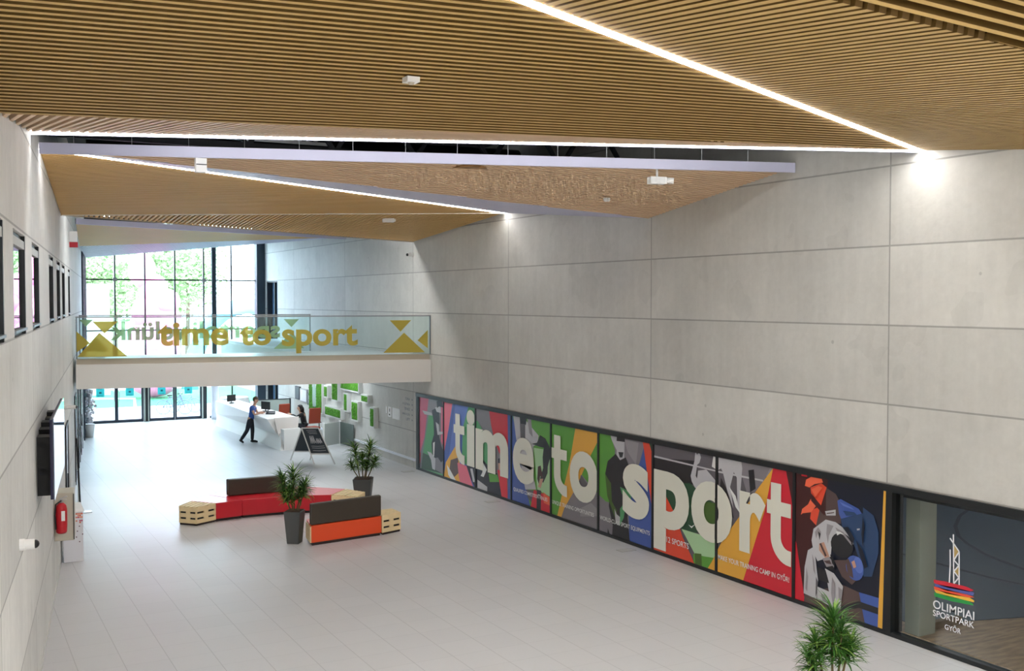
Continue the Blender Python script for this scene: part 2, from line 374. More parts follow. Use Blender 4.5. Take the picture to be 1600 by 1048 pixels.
# entrance doors
DX = [(5.75, 6.80), (6.92, 7.92), (8.28, 9.28), (9.42, 10.47)]
for i, (x0, x1) in enumerate(DX):
    t = bpy.data.objects.new('door_%d' % (i+1), None); COL.objects.link(t); t.location = ((x0+x1)/2, YF, 0); struct(t)
    b = MB(); e = .06
    b.bb((x0-e, YF-.05, .0), (x0+.01, YF+.05, 2.5)); b.bb((x1-.01, YF-.05, 0), (x1+e, YF+.05, 2.5)); b.bb((x0, YF-.05, 0), (x1, YF+.05, .12)); b.bb((x0, YF-.05, 2.4), (x1, YF+.05, 2.5))
    b.build('door_frame', mat('door_frame', hexc(34, 46, 62), .4), t)
    b = MB(); b.bb((x0, YF-.01, .12), (x1, YF+.01, 2.4)); b.build('pane', M_GLASS, t)
    b = MB(); hx = x0+.05 if i % 2 else x1-.05
    b.tube([(hx, YF-.06, .95), (hx, YF-.12, 1.0), (hx, YF-.12, 1.35), (hx, YF-.06, 1.4)], .016); b.build('door_handle', M_STEEL, t, smooth=True)
    st = MB(); sx = (x0+x1)/2 - (.0 if i else .08)
    st.bb((sx-.17, YF-.03, 1.16), (sx+.17, YF-.015, 1.72))
    s_ = st.build('door_notice', film('teal', hexc(96, 190, 190), .9), t)
    q = MB()
    for k in range(4): q.bb((sx-.12+.01*k, YF-.034, 1.62-.045*k-.014), (sx+.12-.015*k, YF-.031, 1.62-.045*k))
    q.bb((sx-.11, YF-.034, 1.2), (sx+.11, YF-.031, 1.215)); q.bb((sx-.05, YF-.034, 1.3), (sx+.05, YF-.031, 1.38))
    q.build('notice_print', mat('teal_print', hexc(30, 96, 104), .5), s_)
b = MB()
for x0, x1 in ((5.35, 5.69), (8.0, 8.2), (10.55, 10.75)): b.bb((x0, YF-.12, 0), (x1, YF+.1, 2.52))
struct(b.build('trim_2', mat('door_post', hexc(22, 32, 34), .5)))
b = MB()
for x in (5.72, 8.03, 8.19, 10.55): b.bb((x-.025, YF-.16, .02), (x+.025, YF-.12, 1.95))
struct(b.build('trim_3', mat('brush_strip', hexc(190, 196, 184), .5)))
# dark glazed side wall at the far end of the left wall
t = bpy.data.objects.new('window_9', None); COL.objects.link(t); t.location = lw(46, 0); struct(t)
b = MB()
for k in range(7):
    y = YG+k*(YF-YG-.1)/6; lbox(b, y, y+.12, 0, 7.9, -.1, .06)
for z in (0, 2.5, 3.7, 5.0, 6.3, 7.8): lbox(b, YG, YF, z, z+.1, -.08, .04)
b.build('mullions', mat('blue_frame', hexc(38, 52, 70), .35), t)
b = MB(); lbox(b, YG, YF, 0, 7.9, -.03, -.02); b.build('pane', mat('smoked_glass', hexc(34, 44, 58), .06, spec=.6), t)
# round entrance column, white wrap below
t = thing('entrance_column', 'round column by the entrance doors, dark above the bridge, white wrap below', 'column', (11.0, 48.7, 0))
b = MB(); b.lathe([(.11, 2.7), (.11, 8.6)], (11.0, 48.7, 0), n=20); b.build('shaft', mat('column_dark', hexc(46, 58, 66), .4), t, smooth=True)
b = MB(); b.lathe([(.17, 0), (.175, .6), (.165, 1.2), (.17, 2.0), (.17, 2.7)], (11.0, 48.7, 0), n=20); b.build('wrap', mat('col_wrap', hexc(226, 226, 232), .6, noise=(3, .12)), t, smooth=True)
b = MB(); b.lathe([(.175, 1.55), (.175, 1.8)], (11.0, 48.7, 0), n=20); b.build('collar_band', mat('berry', hexc(178, 60, 96), .5), t, smooth=True, label='dark pink band')
# side door openings in the right wall near the front
for nm, z0, z1 in (('door_5', 3.6, 6.24), ('door_6', 0, 2.35)):
    t = bpy.data.objects.new(nm, None); COL.objects.link(t); t.location = (XR, 47.8, z0); struct(t)
    b = MB(); b.bb((XR+.02, 46.9, z0), (XR+.3, 47.0, z1)); b.bb((XR+.02, 48.6, z0), (XR+.3, 48.7, z1)); b.bb((XR+.02, 46.9, z1-.06), (XR+.3, 48.7, z1)); b.bb((XR+.1, 47.7, z0), (XR+.2, 47.8, z1))
    b.build('door_frame', M_DARK, t)
    b = MB(); b.bb((XR+.24, 46.98, z0), (XR+.25, 48.62, z1)); b.build('pane', mat('door_blue', hexc(84, 112, 140), .15), t)
# ------------------------------------------------------------------ slatted ceiling rafts
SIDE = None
def facet(b, pts, d, pitch=.116, wdt=.05, dep=.06, m=None, ph=.3, shade_sheet=None):
    pts = [Vector(p) for p in pts]; n = (pts[1]-pts[0]).cross(pts[2]-pts[0]).normalized()
    if n.z < 0: n = -n
    d = Vector(d); d = (d-n*d.dot(n)).normalized(); u = n.cross(d); o = pts[0]
    P = [((p-o).dot(d), (p-o).dot(u)) for p in pts]
    t0 = min(p[1] for p in P); t1 = max(p[1] for p in P); k = math.floor(t0/pitch)
    while k*pitch < t1:
        t = (k+ph)*pitch; k += 1
        q = clip(clip(P, 0, 1, t-wdt/2), 0, -1, -(t+wdt/2))
        if len(q) < 3: continue
        lo = [o+d*a+u*c for a, c in q]; hi = [p+n*dep for p in lo]
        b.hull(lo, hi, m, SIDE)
    if shade_sheet is not None:
        shade_sheet.hull([p+n*(dep+.012) for p in pts], [p+n*(dep+.03) for p in pts])
def strip(b, a, c, wd=.08, drop=.008, m=None):
    a, c = Vector(a), Vector(c); z = Vector((0, 0, drop)); b.beam(a-z, c-z, wd, .012, m)
XD, YD = (1, 0, 0), (0, 1, 0)
P1 = (13.38, 11.53, 7.7); E0 = (.56, 11.6, 7.215); L1e = (-.27, 5.5, 7.80)
L0 = (1.12, 16.1, 7.70); Q2 = (13.38, 5.45, 7.0)
t = thing('slatted_ceiling_raft', 'brown slatted ceiling raft nearest the viewer with a long diagonal light strip', 'ceiling panel', (6.5, 9, 7.7), None)
def add_facets(t, items, bk):
    for nm, pts, d, kw in items:
        b = MB(); facet(b, pts, d, shade_sheet=bk, **kw); b.build(nm, kw.get('mm') or M_SLAT, t)
bk = MB()
for nm, pts, d, kw, mm, lb in (
    ('slat_field', [E0, P1, L1e], XD, dict(wdt=.05, ph=.5), M_SLAT, None),
    ('slat_field', [L1e, P1, Q2], YD, dict(wdt=.07), M_SLAT, 'brown slats turned lengthwise beside the light strip'),
    ('slat_field', [(-.3, 5.44, 7.8), (13.38, 5.44, 6.99), (13.38, 2.4, 7.95), (-.7, 2.4, 8.75)], XD, dict(wdt=.04, dep=.14), M_SLAT, 'widely spaced brown slats at the upper corner'),
    ('slat_field', [E0, P1, L0], YD, dict(wdt=.05), M_SLATLIT, 'pale slats lit by the strip at the far edge')):
    SIDE = M_SLATS if mm is M_SLAT else None; b = MB(); facet(b, pts, d, shade_sheet=bk, **kw); b.build(nm, mm, t, label=lb)
bk.build('backing', M_GAPSHADE, t)
b = MB(); strip(b, L1e, P1, .10); b.build('light_strip', M_LED, t, label='broad white diagonal light strip')
b = MB(); strip(b, L0, P1, .045); b.build('light_strip', M_LED, t, label='thin white light strip along the far edge')
b = MB(); b.beam(Vector(L0)+Vector((0, .04, .05)), Vector(P1)+Vector((0, .04, .05)), .03, .16); b.build('edge_fascia', M_FASC, t)
# second raft
A2 = (1.42, 18.0, 7.73); B2 = (13.38, 14.32, 7.73); C2 = (13.38, 18.67, 7.13); D2 = (13.38, 25.18, 7.71); E2 = (2.44, 25.5, 7.27); F2 = (13.38, 31.4, 7.24)
t = thing('slatted_ceiling_raft', 'folded slatted ceiling raft with a white front fascia, between the first raft and the bridge', 'ceiling panel', (7.5, 22, 7.7))
bk = MB()
for pts, d, wd, mm, lb in (([A2, B2, C2], XD, .06, M_SLATLIT, 'pale pinkish slats behind the white fascia'), ([A2, C2, D2], YD, .09, M_FASC, 'white slats turned lengthwise'), ([A2, D2, E2], XD, .06, M_SLATW, None), ([E2, D2, F2], YD, .06, M_SLATW, None)):
    SIDE = M_SLATS if mm is M_SLAT else None; b = MB(); facet(b, pts, d, wdt=wd, m=None, shade_sheet=bk); b.build('slat_field', mm, t, label=lb)  # the fascia white on the lengthwise slats stands in for light on them
bk.build('backing', M_GAPSHADE, t)
b = MB(); b.beam(Vector(A2)-Vector((0, .05, 0)), Vector(B2)-Vector((0, .05, 0)), .05, .17); b.build('edge_fascia', M_FASC, t)
b = MB(); strip(b, A2, D2, .085); b.build('light_strip', M_LED, t)
b = MB(); b.beam(E2, D2, .02, .03); b.build('seam_trim', mat('seam_white', hexc(250, 246, 232), .4), t)  # white line painted in place of light on the slat ends
b = MB(); b.beam(E2, F2, .03, .03); b.build('seam_trim', M_TAN, t)
# third raft
A3 = (3.62, 33.7, 7.7); H3 = (13.38, 37.85, 7.72); G3 = (4.36, 39.6, 7.25); J3 = (5.6, 49.1, 7.2); K3 = (13.3, 49.1, 8.25)
t = thing('slatted_ceiling_raft', 'farthest slatted ceiling raft, above the bridge and the glazed front', 'ceiling panel', (8, 40, 7.7))
bk = MB()
for pts, d, wd, mm in (([A3, H3, G3], XD, .08, M_SLATW), ([G3, H3, J3], YD, .05, M_FASC), ([J3, H3, K3], YD, .05, M_FASC)):  # last two fields whitened, window light put into their colour
    SIDE = None; b = MB(); facet(b, pts, d, wdt=wd, shade_sheet=bk); b.build('slat_field', mm, t)
bk.build('backing', M_GAPSHADE, t)
b = MB(); b.beam(Vector(A3)-Vector((0, .05, 0)), Vector(H3)-Vector((0, .05, 0)), .05, .17); b.build('edge_fascia', M_FASC, t)
# unseen fill lights added behind the viewer to brighten the near part of the hall
for k, (y, x0, x1) in enumerate(((1.6, 0.5, 12.6), (-1.6, .2, 12.6), (-4.8, 0, 12.6))):
    t = thing('ceiling_light', 'broad ceiling light behind the viewer, outside the photograph', 'lamp', (6.5, y, 8.75), 'ceiling lights behind the viewer')
    b = MB(); b.bb((x0-.1, y-.5, 8.9), (x1+.1, y+.5, 8.98)); b.build('housing', M_WHITE, t)
    b = MB(); b.bb((x0, y-.4, 8.88), (x1, y+.4, 8.9)); b.build('diffuser', mat('panel_light', (1, 1, 1), .5, emit=(1, .985, .97), es=PANEL), t)
for k, (a, c) in enumerate((((2.6, 16.2, 8.25), (11.6, 12.8, 8.25)), ((4.0, 27.4, 8.3), (11.6, 31.5, 8.3)), ((5.6, 43.5, 8.6), (11.9, 43.5, 8.9)))):  # unseen lights added above the rafts to brighten the hall
    a, c = Vector(a), Vector(c); t = thing('slot_light', ['long ceiling light in the slot behind the nearest raft, hidden from view', 'long ceiling light above the bridge behind the folded raft, hidden from view', 'long ceiling light over the reception, hidden from view'][k], 'lamp', (a+c)/2, None)
    b = MB(); b.beam(a+Vector((0, 0, .06)), c+Vector((0, 0, .06)), .44, .08); b.build('housing', M_WHITE, t)
    b = MB(); b.beam(a, c, .4, .02); b.build('diffuser', mat('slot_light', (1, 1, 1), .5, emit=(1, .99, .985), es=SLOT) if k else mat('slot_light_soft', (1, 1, 1), .5, emit=(1, .99, .985), es=SLOT*.42), t)
# dark roof structure seen in the slot between the rafts
def truss(y0, y1, x0, x1, z0, z1):
    t = thing('roof_truss', 'dark steel roof truss in the slot above the white fascia', 'roof truss', ((x0+x1)/2, (y0+y1)/2, z0), 'dark roof trusses above the rafts')
    b = MB(); A = Vector((x0, y0, 0)); B = Vector((x1, y1, 0))
    for z in (z0, z1): b.beam(A+Vector((0, 0, z)), B+Vector((0, 0, z)), .12, .12)
    b.build('chord', M_DSTEEL, t)
    b = MB()
    n = 7
    for i in range(n):
        p = A.lerp(B, i/n); q = A.lerp(B, (i+.5)/n); r = A.lerp(B, (i+1)/n)
        b.beam(p+Vector((0, 0, z0)), q+Vector((0, 0, z1)), .08, .08); b.beam(q+Vector((0, 0, z1)), r+Vector((0, 0, z0)), .08, .08)
    b.build('diagonals', M_DSTEEL, t)
truss(19.5, 19.5, 1.7, 13.35, 8.2, 9.4); truss(26.5, 26.5, 2.8, 13.35, 8.2, 9.4); truss(34.5, 34.5, 3.8, 13.35, 8.5, 9.4)
t = thing('cable_tray', 'bright metal cable ladder high in the dark slot above the white fascia', 'cable tray', (4, 22, 8.6))
b = MB()
for k in range(26): b.beam((2.6+k*.16, 20.6, 8.5), (3.5+k*.16, 22.6, 8.95), .02, .03)
b.build('rungs', M_STEEL, t)
b = MB(); b.beam((2.4, 20.6, 8.5), (7, 20.6, 8.5), .04, .06); b.build('rail', M_STEEL, t)
t = thing('ventilation_duct', 'round dark ventilation duct above the ceiling rafts', 'duct', (7, 24, 8.9))
b = MB(); b.tube([(2.9, 24.9, 8.95), (7, 24.6, 8.95), (13.2, 24.2, 8.95)], .3, n=16); b.build('pipe', M_DSTEEL, t, smooth=True)
for k in range(14):
    f = (k+.6)/14.5; p = Vector(A2).lerp(Vector(B2), f)
    b = MB(); b.tube([p+Vector((0, .1, .1)), p+Vector((0, .1, ZT-p.z-.02))], .004, n=5)
    if k == 0: proto = b.build('suspension_wire', M_STEEL); tag(proto, 'thin steel wire holding the white fascia of the second raft', 'wire', 'suspension wires of the second raft')
    else:
        c = proto.copy(); COL.objects.link(c); c.location = proto.location+(Vector(A2).lerp(Vector(B2), f)-Vector(A2).lerp(Vector(B2), .6/14.5))
# small ceiling devices
def device(name, label, cat, parts, loc, group=None):
    t = thing(name, label, cat, loc, group)
    for nm, fn, m in parts: bb_ = MB(); fn(bb_); bb_.build(nm, m, t, smooth=False)
    return t
def plane_z1(x, y): return 7.7+(x-13.4)*.038-(y-11.53)*.1
x, y = 4.05, 9.55; z = plane_z1(x, y)
device('ceiling_sensor', 'small white square sensor on the brown slats of the nearest raft', 'sensor', [('housing', lambda b: b.box((x, y, z-.03), (.13, .13, .05)), M_WHITE), ('lens', lambda b: b.lathe([(.02, -.075), (.035, -.055)], (x, y, z), n=12), M_TAN)], (x, y, z))
# ------------------------------------------------------------------ sports hall behind the glass band
hx0, hx1, hy0, hy1 = XR+.36, 34, -9, 34
def hall_floor():
    m = bpy.data.materials.new('hall_floor'); m.use_nodes = True; n = m.node_tree; N = n.nodes; L = n.links; b = N['Principled BSDF']
    tc = N.new('ShaderNodeTexCoord'); mp = N.new('ShaderNodeMapping'); mp.inputs['Scale'].default_value = (2.4, 11, 1); L.new(tc.outputs['Object'], mp.inputs[0])
    nz = N.new('ShaderNodeTexNoise'); nz.inputs['Scale'].default_value = 1; nz.inputs['Detail'].default_value = 4; L.new(mp.outputs[0], nz.inputs['Vector'])
    cr = N.new('ShaderNodeValToRGB'); cr.color_ramp.elements[0].position = .35; cr.color_ramp.elements[1].position = .7
    cr.color_ramp.elements[0].color = (.24, .13, .06, 1); cr.color_ramp.elements[1].color = (.50, .31, .16, 1)
    L.new(nz.outputs['Fac'], cr.inputs[0]); L.new(cr.outputs[0], b.inputs['Base Color']); b.inputs['Roughness'].default_value = .35
    return m
b = MB(); b.bb((XR+.35, hy0, -.2), (hx1, hy1, 0)); struct(b.build('floor_hall', hall_floor()))
b = MB(); b.bb((hx1, hy0, 0), (hx1+.2, hy1, 7)); b.bb((XR+.36, hy1, 0), (hx1, hy1+.2, 7)); b.bb((XR+.36, hy0-.2, 0), (hx1, hy0, 7)); struct(b.build('wall_hall', mat('hall_wall', (.28, .28, .27), .8)))
b = MB(); b.bb((XR+.36, hy0, 7), (hx1, hy1, 7.2)); struct(b.build('ceiling_hall', mat('hall_ceiling', (.12, .12, .12), .8)))
t = thing('sports_court', 'dark blue court surface with curved line markings beyond the clear glass', 'court floor', (22, 18, 0))
b = MB(); b.prism([(14.2, 12.25), (33.5, 6.4), (33.5, 33.5), (14.2, 33.5)], .002, .012); b.build('surface', mat('court_blue', hexc(52, 66, 82), .38, noise=(1.2, .2)), t)
b = MB()
COURT_A = [(26.5, 19.1), (23.79, 18.64), (22.36, 17.92), (21.25, 17.15), (20.39, 16.37), (19.93, 15.76), (19.45, 14.94), (19.23, 14.31), (19.06, 13.75), (19.0, 12.6)]
COURT_B = [(17.95, 17), (17.93, 15.26), (17.9, 14.32), (17.9, 13.6), (17.99, 12.97), (18.1, 12.2)]
for pts in (COURT_A, COURT_B):
    b = MB()
    for p, q in zip(pts, pts[1:]): b.beam((*p, .014), (*q, .014), .09, .006)
    b.build('line_marking', mat('court_line', hexc(24, 32, 44), .5), t)
for k, (x, y) in enumerate(((18, 7), (18, 16), (24, 11), (24, 20), (30, 15))):  # lamps added out of view to brighten the court and column
    t = thing('hall_lamp', 'flat ceiling lamp inside the sports hall', 'lamp', (x, y, 6.9), 'sports hall ceiling lamps')
    b = MB(); b.box((x, y, 6.92), (2.2, .5, .1)); b.build('housing', M_WHITE, t)
    b = MB(); b.box((x, y, 6.86), (2.1, .4, .02)); b.build('diffuser', mat('hall_led', (1, 1, 1), .5, emit=(.95, .97, 1), es=45), t)
b = MB(); b.bb((XR+.37, 11.78, 0), (14.15, 12.06, 2.6)); tag(b.build('concrete_column', mat('column_beige', hexc(172, 168, 152), .7, noise=(2, .08))), 'square beige concrete column just behind the clear glass', 'column')
b = MB(); b.bb((14.15, 11.9, 0), (14.95, 12.02, .12)); tag(b.build('kerb_board', mat('kerb', hexc(120, 92, 62), .6)), 'low wooden board on the hall floor beside the beige column', 'board')
# ------------------------------------------------------------------ window band frame
PE = [31.0, 29.15, 26.98, 24.84, 22.76, 20.60, 18.47, 16.35, 14.21, 12.08]   # panel borders along the wall
t = bpy.data.objects.new('window_10', None); COL.objects.link(t); t.location = (XR, 20, 0); struct(t)
b = MB(); b.bb((XR-.05, YB, 2.33), (XR+.12, 31.2, 2.44)); b.bb((XR-.03, YB, 0), (XR+.12, 31.2, .07)); b.bb((XR-.04, 31.05, 0), (XR+.14, 31.2, 2.44))
for y in PE[:-1]: b.bb((XR-.03, y-.035, .07), (XR+.1, y+.035, 2.33))
b.bb((XR-.05, 11.98, .07), (XR+.1, 12.09, 2.33))
for y in (7.9, 3.8, -.3, -4.4): b.bb((XR-.03, y-.04, .07), (XR+.1, y+.04, 2.33))
b.build('window_frame', mat('band_frame', hexc(20, 24, 26), .35), t)
b = MB(); b.bb((XR+.04, YB, .07), (XR+.05, 11.98, 2.33)); b.build('pane', M_HGLASS, t)
b = MB(); b.bb((XR+.34, YB, 2.2), (XR+.36, 31.2, 2.42)); b.bb((XR+.10, 12.1, .0), (XR+.35, 31.2, 2.42)); b.build('back_board', M_BLACK, t)
# ------------------------------------------------------------------ printed panels (flat pictures traced in metres on the wall)
CC = dict(pink=(214, 96, 128), rose=(222, 110, 130), red=(206, 34, 52), crim=(216, 40, 56), orange=(222, 74, 46), org2=(238, 104, 70), yellow=(226, 170, 62), green=(92, 158, 58), grn2=(84, 160, 104), dgreen=(38, 78, 52), blue=(66, 92, 164), blu2=(92, 116, 190),
          navy=(20, 26, 42), dk=(34, 34, 38), gray=(128, 124, 130), gry2=(96, 92, 98), lgray=(190, 190, 194), white=(226, 228, 226), maroon=(66, 24, 24), brown=(86, 68, 66), skin=(196, 150, 128), lgreen=(170, 208, 160), black=(10, 12, 16), denim=(40, 66, 104), dblue=(14, 20, 38), cream=(224, 224, 210), tan=(190, 150, 90), mgray=(150, 146, 150), olive=(70, 100, 40))
def pm(k): return mat('print_'+k, hexc(*CC[k]), .35)
# crops: (origin x, origin y, scale) used while measuring
A5 = (640, 600, 5.2375); A6 = (790, 630, 4.7625); A7 = (930, 660, 3.4939); A8 = (1230, 720, 3.882)
def T(c, pts): return [wall_px(c[0]+x/c[2], c[1]+y/c[2]) for x, y in pts]
def ell(cx, cy, rx, ry, n=18, rot=0):
    return [(cx+rx*math.cos(2*PI*k/n)*math.cos(rot)-ry*math.sin(2*PI*k/n)*math.sin(rot), cy+rx*math.cos(2*PI*k/n)*math.sin(rot)+ry*math.sin(2*PI*k/n)*math.cos(rot)) for k in range(n)]
ART = []   # (panel label, base colour, [(colour, crop, polygon)])
ART.append(('printed panel of a footballer kicking, pink and green, farthest of the wall pictures', 'gray', [
    ('pink', A5, [(80, 60), (165, 60), (125, 430), (75, 620)]), ('grn2', A5, [(160, 250), (205, 250), (215, 560), (105, 600), (125, 480)]),
    ('pink', A5, [(262, 60), (300, 60), (300, 560), (262, 470)]), ('grn2', A5, [(75, 680), (290, 740), (290, 820), (75, 740)]), ('dgreen', A5, [(112, 560), (200, 600), (215, 700), (270, 730), (100, 690)]),
    ('red', A5, [(75, 560), (95, 560), (90, 640), (75, 700)]), ('lgray', A5, [(108, 214), (185, 234), (192, 258), (125, 246)]), ('navy', A5, [(186, 214), (214, 200), (246, 228), (248, 330), (240, 400), (262, 500), (300, 600), (262, 640), (236, 600), (192, 604), (184, 480), (204, 410), (200, 300)]),
    ('lgray', A5, [(148, 548), (180, 560), (216, 610), (212, 704), (190, 690), (180, 620)]), ('lgray', A5, [(218, 308), (244, 330), (246, 388), (292, 388), (290, 404), (234, 416)]), ('lgray', A5, [(214, 190), (258, 180), (262, 236), (226, 226)]), ('navy', A5, [(226, 140), (270, 124), (276, 190), (246, 182), (230, 196)]), ('white', A5, [(196, 480), (212, 470), (206, 590), (198, 590)])]))
ART.append(('printed panel with the letters t and i over blue, pink and a cyclist', 'blu2', [
    ('rose', A5, [(280, 60), (362, 100), (320, 380), (300, 560), (280, 540)]), ('blue', A5, [(362, 150), (380, 140), (330, 560), (285, 720), (285, 560), (320, 380)]), ('grn2', A5, [(500, 130), (560, 160), (560, 700), (430, 640), (440, 350)]),
    ('yellow', A5, [(382, 500), (410, 540), (420, 830), (280, 780), (300, 640)]), ('brown', A5, [(340, 620), (400, 600), (410, 720), (370, 760), (330, 700)]), ('white', A5, [(310, 660), (330, 690), (390, 800), (360, 800), (320, 740)]), ('rose', A5, [(395, 640), (470, 670), (530, 860), (420, 820), (405, 740)]),
    ('navy', A5, [(468, 660), (545, 680), (545, 860), (500, 760)]), ('lgray', A5, [(500, 690), (520, 690), (540, 800), (524, 800)])]))
ART.append(('printed panel with the letter m over grey and red and crouching athletes', 'gray', [
    ('red', A5, [(648, 180), (840, 220), (840, 620), (760, 620), (700, 470), (672, 340)]), ('grn2', A5, [(540, 300), (560, 300), (670, 500), (700, 760), (640, 900), (600, 880), (560, 540)]),
    ('navy', A5, [(545, 640), (560, 690), (620, 720), (720, 730), (790, 960), (545, 880)]), ('green', A5, [(650, 730), (720, 740), (740, 800), (660, 800)]), ('dk', A5, [(600, 610), (640, 660), (645, 740), (600, 790), (560, 760), (590, 700)]), ('white', A5, [(605, 640), (636, 700), (610, 760), (585, 750), (600, 720)]),
    ('lgray', A5, [(560, 780), (640, 840), (640, 880), (560, 860)]), ('navy', A5, [(728, 610), (760, 600), (766, 650), (730, 650)]), ('skin', A5, [(730, 646), (764, 646), (766, 700), (735, 700)]), ('crim', A5, [(724, 700), (800, 720), (810, 960), (760, 930)]), ('blue', A5, [(806, 200), (850, 210), (850, 1000), (806, 960), (815, 700)])]))
ART.append(('printed panel with the letter e, a bending gymnast and the words about competition venues', 'green', [
    ('blue', A6, [(50, 70), (100, 280), (150, 600), (200, 820), (40, 760)]), ('lgray', A6, [(60, 80), (120, 85), (250, 240), (240, 300), (210, 320), (215, 560), (230, 640), (150, 640), (80, 250)]), ('dk', A6, [(108, 85), (160, 90), (155, 160), (112, 155)]), ('gry2', A6, [(110, 150), (150, 155), (150, 260), (115, 260)]), ('mgray', A6, [(165, 110), (195, 120), (205, 250), (180, 220)]), ('lgreen', A6, [(215, 330), (345, 350), (345, 700), (240, 640)]),
    ('dk', A6, [(238, 292), (262, 236), (300, 262), (330, 320), (342, 380), (318, 470), (316, 520), (285, 590), (258, 570), (284, 480), (280, 400), (288, 330), (255, 322), (225, 310), (200, 300)]), ('maroon', A6, [(245, 470), (265, 462), (285, 560), (262, 540), (252, 600), (240, 560)]), ('skin', A6, [(262, 560), (285, 560), (266, 630), (246, 620)]),
    ('gry2', A6, [(160, 640), (222, 650), (200, 740), (170, 700)]), ('crim', A6, [(215, 640), (345, 700), (345, 870), (180, 830)]), ('org2', A6, [(285, 660), (335, 700), (335, 760), (290, 740)]), ('dk', A6, [(238, 640), (270, 650), (266, 860), (234, 850)]), ('white', A6, [(244, 676), (266, 680), (266, 686), (244, 682)])]))
ART.append(('printed panel with the word to over green and yellow stripes and a grey mountain', 'green', [
    ('yellow', A6, [(528, 150), (720, 220), (620, 420), (520, 640), (410, 880), (380, 870), (420, 690), (480, 440)]), ('gray', A6, [(515, 650), (570, 530), (640, 620), (720, 700), (720, 1000), (400, 900), (440, 780)]), ('mgray', A6, [(560, 780), (640, 740), (700, 800), (700, 840), (560, 840)]), ('gry2', A6, [(565, 530), (640, 640), (600, 660), (540, 620)])]))
ART.append(('printed panel with the letter s beside a standing athlete in a black shirt', 'gray', [
    ('green', A7, [(20, 40), (85, 60), (110, 150), (100, 440), (60, 430), (20, 390)]), ('mgray', A7, [(160, 90), (240, 110), (225, 230), (180, 160)]), ('lgray', A7, [(85, 65), (130, 65), (125, 160), (95, 100)]), ('blue', A7, [(270, 130), (310, 300), (322, 720), (190, 680), (185, 440)]), ('orange', A7, [(262, 95), (330, 110), (330, 330), (312, 460)]), ('dgreen', A7, [(295, 100), (330, 110), (330, 180), (312, 160)]),
    ('lgray', A7, [(124, 84), (164, 88), (162, 200), (138, 206), (120, 180)]), ('dk', A7, [(122, 66), (164, 72), (166, 106), (120, 100)]), ('dk', A7, [(130, 160), (158, 162), (152, 190), (138, 190)]), ('dk', A7, [(116, 170), (140, 205), (170, 190), (188, 240), (186, 420), (180, 520), (196, 680), (130, 660), (70, 625), (80, 420), (88, 330), (58, 280), (72, 210)]),
    ('olive', A7, [(58, 282), (90, 330), (95, 430), (122, 480), (112, 520), (70, 400)]), ('grn2', A7, [(140, 350), (200, 380), (200, 420), (150, 390)]), ('lgray', A7, [(110, 470), (122, 500), (146, 520), (140, 560), (116, 550)]), ('grn2', A7, [(140, 470), (176, 420), (160, 520), (140, 560)]), ('gray', A7, [(60, 540), (76, 440), (100, 560), (96, 640)])]))
ART.append(('printed panel with the letters p and o over a diver raising one hand and orange', 'gry2', [
    ('dk', A7, [(322, 190), (560, 210), (560, 340), (322, 320)]), ('lgray', A7, [(322, 178), (672, 262), (672, 270), (322, 188)]), ('lgray', A7, [(550, 156), (560, 176), (572, 156), (580, 190), (572, 220), (560, 230), (552, 290), (570, 330), (556, 370), (530, 320), (524, 290), (545, 210)]), ('lgray', A7, [(565, 262), (610, 256), (672, 330), (672, 420), (560, 360), (556, 330)]), ('white', A7, [(650, 170), (672, 176), (672, 260), (640, 240)]),
    ('dgreen', A7, [(380, 330), (520, 330), (672, 460), (672, 600), (500, 600), (390, 500)]), ('olive', A7, [(540, 420), (660, 440), (660, 560), (560, 540)]), ('white', A7, [(512, 556), (530, 566), (552, 552), (530, 576)]), ('orange', A7, [(384, 390), (440, 500), (480, 620), (560, 800), (300, 720), (322, 560)]), ('lgreen', A7, [(476, 580), (672, 640), (672, 760), (560, 740)]), ('green', A7, [(540, 715), (600, 730), (672, 740), (600, 830), (540, 760)]), ('olive', A7, [(548, 712), (584, 716), (588, 810), (552, 800)]), ('yellow', A7, [(640, 760), (672, 700), (680, 850), (596, 830)])]))
ART.append(('printed panel with the letter r and part of a t over yellow and red', 'gry2', [
    ('mgray', A7, [(672, 170), (1000, 240), (960, 300), (780, 260), (672, 230)]), ('gray', A7, [(780, 210), (960, 240), (900, 380), (830, 380)]), ('lgray', A7, [(676, 180), (730, 190), (800, 205), (806, 250), (796, 380), (798, 520), (780, 460), (776, 300), (760, 270), (740, 350), (758, 470), (724, 370), (700, 270), (690, 250), (672, 260)]), ('dk', A7, [(690, 300), (720, 360), (740, 440), (760, 520), (672, 480)]), ('lgray', A7, [(672, 262), (920, 312), (920, 322), (672, 272)]), ('white', A7, [(735, 350), (770, 400), (798, 500), (770, 460)]), ('dk', A7, [(840, 260), (870, 256), (880, 360), (850, 380)]),
    ('yellow', A7, [(985, 235), (1000, 240), (960, 400), (880, 640), (805, 890), (600, 830), (700, 640), (800, 500), (870, 390)]), ('red', A7, [(980, 225), (1100, 250), (1100, 1000), (800, 900), (880, 640), (930, 480)]), ('maroon', A7, [(1042, 240), (1100, 250), (1100, 640), (1076, 420)])]))
